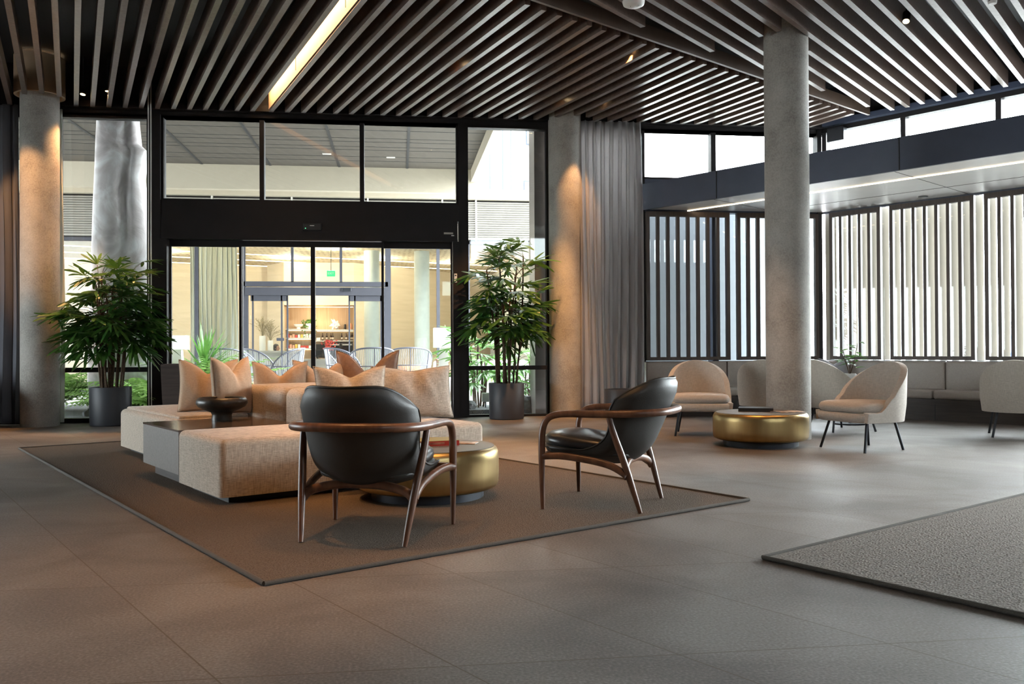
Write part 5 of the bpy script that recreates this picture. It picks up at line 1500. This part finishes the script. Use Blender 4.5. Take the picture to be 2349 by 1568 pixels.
tme.materials.clear(); tme.materials.append(M['bright_white'])

# people
def person(loc, rz, label, top, legs, seated=False, hair='hair', scale=1.0):
    e = empty('person', loc, rz, label, 'person'); e.scale = (scale,) * 3
    hip = 0.50 if seated else 0.92
    J = [(0, 0, hip), (0, 0, hip + 0.22), (0, -0.01, hip + 0.44), (0, 0.0, hip + 0.53), (0, 0.01, hip + 0.60)]
    rad = [0.135, 0.125, 0.135, 0.06, 0.052]
    E_ = [(0, 1), (1, 2), (2, 3), (3, 4)]
    for s in (1, -1):
        i = len(J)
        if seated:
            J += [(s * 0.17, 0, hip + 0.45), (s * 0.21, 0.05, hip + 0.20), (s * 0.16, 0.27, hip + 0.21), (s * 0.14, 0.36, hip + 0.22)]
        else:
            J += [(s * 0.17, 0, hip + 0.45), (s * 0.23, -0.01, hip + 0.18), (s * 0.24, 0.06 + 0.05 * s, hip - 0.05), (s * 0.24, 0.09 + 0.06 * s, hip - 0.13)]
        rad += [0.062, 0.046, 0.036, 0.03]; E_ += [(2, i), (i, i + 1), (i + 1, i + 2), (i + 2, i + 3)]
        i = len(J)
        if seated:
            J += [(s * 0.09, 0.02, hip - 0.02), (s * 0.10, 0.42, hip - 0.01), (s * 0.10, 0.42, 0.08), (s * 0.10, 0.56, 0.04)]
        else:
            J += [(s * 0.09, 0, hip - 0.05), (s * 0.10, 0.05 * s + 0.03, 0.48), (s * 0.10, -0.03 + 0.10 * s, 0.08), (s * 0.10, 0.10 + 0.10 * s, 0.035)]
        rad += [0.095, 0.062, 0.042, 0.036]; E_ += [(0, i), (i, i + 1), (i + 1, i + 2), (i + 2, i + 3)]
    me = bpy.data.meshes.new('body'); me.from_pydata(J, E_, [])
    o = bpy.data.objects.new('body', me); COL.objects.link(o); o.parent = e
    sk = o.modifiers.new('skin', 'SKIN')
    for v, r in zip(me.skin_vertices[0].data, rad): v.radius = (r, r * 0.8)
    me.skin_vertices[0].data[0].use_root = True
    sb_ = o.modifiers.new('sub', 'SUBSURF'); sb_.levels = 2; sb_.render_levels = 2
    me.materials.append(M[top])
    # head with a face
    hz = hip + 0.70
    m = MB()
    t = bmesh.new(); bmesh.ops.create_uvsphere(t, u_segments=24, v_segments=18, radius=0.1)
    for v in t.verts:
        x, y, z = v.co * 10
        v.co = Vector((x * 0.077 * (1 - 0.16 * max(0, -z)), y * 0.095 + 0.008 * max(0, -z), z * 0.118))
    m.merge(t, Matrix.Translation((0, 0.02, hz)))
    m.sphere((0, 0.122, hz - 0.018), 0.014, 0.8, 1.1, 1.4); m.sphere((0.078, 0.01, hz - 0.015), 0.02, 0.35, 0.7, 1.2); m.sphere((-0.078, 0.01, hz - 0.015), 0.02, 0.35, 0.7, 1.2)
    hd = m.build('head', 'skin', e, smooth=70)
    m = MB(); m.sphere((0.03, 0.104, hz + 0.008), 0.010, 1.2, 0.6, 0.8); m.sphere((-0.03, 0.104, hz + 0.008), 0.010, 1.2, 0.6, 0.8); m.build('eyes', 'black_metal', hd, smooth=70)
    m = MB(); m.sphere((0, 0.104, hz - 0.055), 0.016, 1.5, 0.5, 0.45); m.build('mouth', 'coral', hd, smooth=70)
    m = MB()
    t = bmesh.new(); bmesh.ops.create_uvsphere(t, u_segments=24, v_segments=16, radius=1)
    for v in t.verts:
        x, y, z = v.co
        front = y > 0.35 and z < 0.55
        k = 0.9 if front else 1.0
        v.co = Vector((x * 0.086 * k, y * 0.108 * k - 0.004, z * 0.125 * k))
    m.merge(t, Matrix.Translation((0, 0.008, hz + 0.014)))
    m.sphere((0, -0.105, hz + 0.02), 0.045, 1, 0.9, 1)
    m.build('hair', hair, e, smooth=70)
    return e
person((-3.52, 25.85, -0.02), R(-100), 'person with dark tied hair and coral top seated behind the lobby counter', 'coral', 'coral', True, scale=0.88)
person((18.1, 23.9, -0.02), R(80), 'person in dark blue clothes walking outside beyond the bright louvres', 'blue_cloth', 'blue_cloth', False)
b = MB(); b.box(-3.78, -3.26, 25.75, 26.25, -0.02, 0.40)
tag(b.build('desk_stool', 'grey_counter'), 'low grey stool hidden behind the lobby counter under the seated person', 'stool')

# white building beyond the courtyard
wb = empty('white_building', (0, 0, 0), 0, 'bright white building with tall windows rising beyond the canopy edge', 'building')
b = MB(); b.box(1.0, 14, 36, 44, -0.02, 16); b.build('wall', 'bright_white', wb)
for x0, x1, z0, z1 in ((4.05, 4.42, 6.6, 9.6), (5.0, 5.35, 9.0, 10.5), (4.9, 5.4, 6.4, 7.6), (3.55, 3.60, 6.6, 9.2)):
    w_ = MB(); x0 *= 36/34; x1 *= 36/34; z0 = .97 + (z0 - .97) * 36/34; z1 = .97 + (z1 - .97) * 36/34; w_.box(x0, x1, 35.93, 36.0, z0, z1); w = w_.build('window', 'navy', wb)
    g = MB(); g.box(x0 + 0.05, x1 - 0.05 if x1 - x0 > 0.2 else x1 - 0.01, 35.90, 35.93, z0 + 0.06, z1 - 0.06); g.build('pane', plain('sky_lit_pane', (0.55, 0.62, 0.70), 0.15), w)
b = MB(); b.box(5.35, 5.65, 35.2, 35.5, -0.02, 11.7); b.build('post', 'fascia_cream', wb)
b = MB(); b.box(5.0, 10, 35.0, 36, 11.2, 11.9); b.build('roof_overhang', 'fascia_cream', wb)

# ------------------------------------------------------------------ lamps
lg = empty('linear_ceiling_light', (0, 0, 0), 0, 'long warm glowing light trough between the ceiling battens above the door', 'ceiling light')
def strip_pt(y, off=0.0): return (-1.853 + off + K1 * (y - 12.3), y)
def trough(o0, o1, z0, z1, y0, y1):
    a, c_ = strip_pt(y0, o0), strip_pt(y0, o1); d, e_ = strip_pt(y1, o1), strip_pt(y1, o0)
    m = MB(); m.ring_loft([[Vector((p[0], p[1], z)) for p in (a, c_, d, e_)] for z in (z0, z1)]); return m
trough(-0.088, -0.080, 4.27, 4.62, 3.0, 12.25).build('housing', 'cove', lg)
trough(0.080, 0.088, 4.27, 4.62, 3.0, 12.25).build('housing', 'cove', lg)
trough(-0.088, 0.088, 4.62, 4.63, 3.0, 12.25).build('housing', 'cove', lg)
trough(-0.078, 0.078, 4.60, 4.61, 3.0, 12.1).build('diffuser', 'led', lg)
trough(-0.079, -0.074, 4.36, 4.60, 3.0, 12.1).build('diffuser', 'led', lg)  # glowing strip stands in for the trough's lit left wall
for y in (8.6, 10.6):
    m = MB(); p = strip_pt(y, 0.05); m.cyl(p, 0.004, 4.30, 4.62, 6); m.build('hanger', 'steel', lg)

def spotlight(loc, target, power, size, label, blend=0.5, radius=0.03, lens='lens'):
    e = empty('ceiling_spotlight', loc, 0, label, 'spotlight', 'small black spotlights between the ceiling battens')
    d = (Vector(target) - Vector(loc)).normalized()
    q = d.to_track_quat('-Z', 'Y').to_matrix().to_4x4()
    m = MB(); m.cyl((0, 0), 0.038, -0.05, 0.06, 20)
    for v in m.bm.verts: v.co = q @ v.co
    m.build('housing', 'black_metal', e, smooth=40)
    m = MB(); m.cyl((0, 0), 0.031, -0.0535, -0.051, 20)
    for v in m.bm.verts: v.co = q @ v.co
    m.build('lens', lens, e)
    m = MB(); m.cyl((0, 0), 0.008, 0.03, 4.85 - loc[2], 8); m.build('stem', 'black_metal', e)
    spot(e, d * 0.062, d * 2, power, size, blend, radius=radius)
    return e
SP = 2.0
spotlight((-4.11, 12.10, 4.40), (-4.55, 11.2, 0), 120 * SP, 70, 'black spotlight next to the column by the pale curtain, second batten gap')
spotlight((-3.74, 11.90, 4.40), (-3.75, 11.9, 1.5), 260 * SP, 50, 'black spotlight shining down on the bushy potted palm')
spotlight((-2.25, 11.95, 4.40), (-2.1, 9.2, 0), 300 * SP, 60, 'black spotlight beside the glowing trough, above the sliding door')
spotlight((0.57, 10.26, 4.40), (-0.3, 8.0, 0.4), 640 * SP, 60, 'black spotlight hanging alone above the middle of the lobby')
spotlight((2.65, 9.55, 4.40), (1.6, 11.9, 1.4), 300 * SP, 40, 'black spotlight with a bright lens near the bronze channel')
spotlight((2.07, 11.55, 4.40), (1.95, 10.9, 0), 200 * SP, 60, 'black spotlight just in front of the column by the grey curtain')
spotlight((2.80, 11.60, 4.40), (2.42, 12.25, 2.6), 80 * SP, 34, 'black spotlight turned at the column beside the grey curtain')
spotlight((5.107, 8.204, 4.30), (3.6, 6.6, 0.0), 35 * SP, 60, 'black spotlight over the cream chairs, among the bright battens')
spotlight((-5.3, 10.0, 4.40), (-4.75, 11.9, 2.8), 140 * SP, 36, 'black spotlight aimed at the column by the pale curtain, beyond the frame')
spotlight((-1.2, 7.2, 4.40), (-1.2, 7.4, 0.4), 560 * SP, 60, 'black spotlight straight above the bowl table, beyond the frame')
spotlight((1.2, 6.6, 4.40), (0.75, 6.9, 0.4), 400 * SP, 56, 'black spotlight above the chaise end, beyond the frame')
spotlight((-1.3, 3.9, 4.40), (-1.5, 4.5, 0), 130 * SP, 66, 'black spotlight above the bare floor at the rug corner, beyond the frame')
spotlight((0.6, 4.1, 4.40), (0.2, 5.0, 0), 160 * SP, 60, 'black spotlight above the walnut armchair seen from behind, beyond the frame')
spotlight((3.0, 7.8, 4.40), (2.85, 8.3, 0.2), 95 * SP, 56, 'black spotlight above the drum table by the column, beyond the frame')

sd = empty('smoke_detector', (2.215, 8.00, 4.245), 0, 'round white smoke detector fixed under a ceiling batten', 'smoke detector')
b = MB(); b.lathe([(0.02, -0.045), (0.075, -0.042), (0.098, -0.030), (0.105, -0.005), (0.105, 0.01)], n=40); b.build('body', 'white_plastic', sd, smooth=50)
b = MB(); b.sphere((0.035, -0.02, -0.043), 0.020, 1, 1, 0.7); b.build('sensor_dome', 'white_plastic', sd, smooth=60)
b = MB(); b.sphere((-0.03, 0.0, -0.044), 0.004); b.build('indicator', 'black_metal', sd)
b = MB(); b.lathe([(0.035, -0.02), (0.04, 0.0), (0.04, 0.008)], (0, 0), 20)
tag(b.build('sprinkler_cap', 'white_plastic', None, smooth=50, loc=(5.615, 7.61, 4.246)), 'tiny white sprinkler cap under a bright ceiling batten', 'sprinkler')

# lobby lamps across the courtyard
for x, y in ((-6.5, 25.0), (-3.2, 26.6), (-0.6, 26.4), (1.8, 27.5), (-1.8, 24.0), (-4.7, 23.5)):  # last downlight is added to brighten the pale lobby curtain
    e = empty('lobby_downlight', (x, y, 3.70), 0, 'round recessed downlight in the lobby ceiling across the courtyard', 'downlight', 'lobby downlights')
    m = MB(); m.lathe([(0.05, 0.0), (0.07, 0.0), (0.07, 0.02), (0.05, 0.02)], n=20); m.build('ring', 'white', e, smooth=40)
    m = MB(); m.cyl((0, 0), 0.05, 0.01, 0.015, 20); m.build('lens', 'lens', e)
    ld = bpy.data.lights.new('glow', 'POINT'); ld.energy = 105; ld.color = (1, 0.85, 0.66); ld.shadow_soft_size = 0.08
    lo = bpy.data.objects.new('glow', ld); COL.objects.link(lo); lo.parent = e; lo.location = (0, 0, -0.25)
ld = bpy.data.lights.new('niche_glow', 'POINT'); ld.energy = 25; ld.color = (1, 0.62, 0.33); ld.shadow_soft_size = 0.15
lo = bpy.data.objects.new('niche_glow', ld); COL.objects.link(lo); lo.parent = sh; lo.location = (-2.5, 27.9, 2.0)
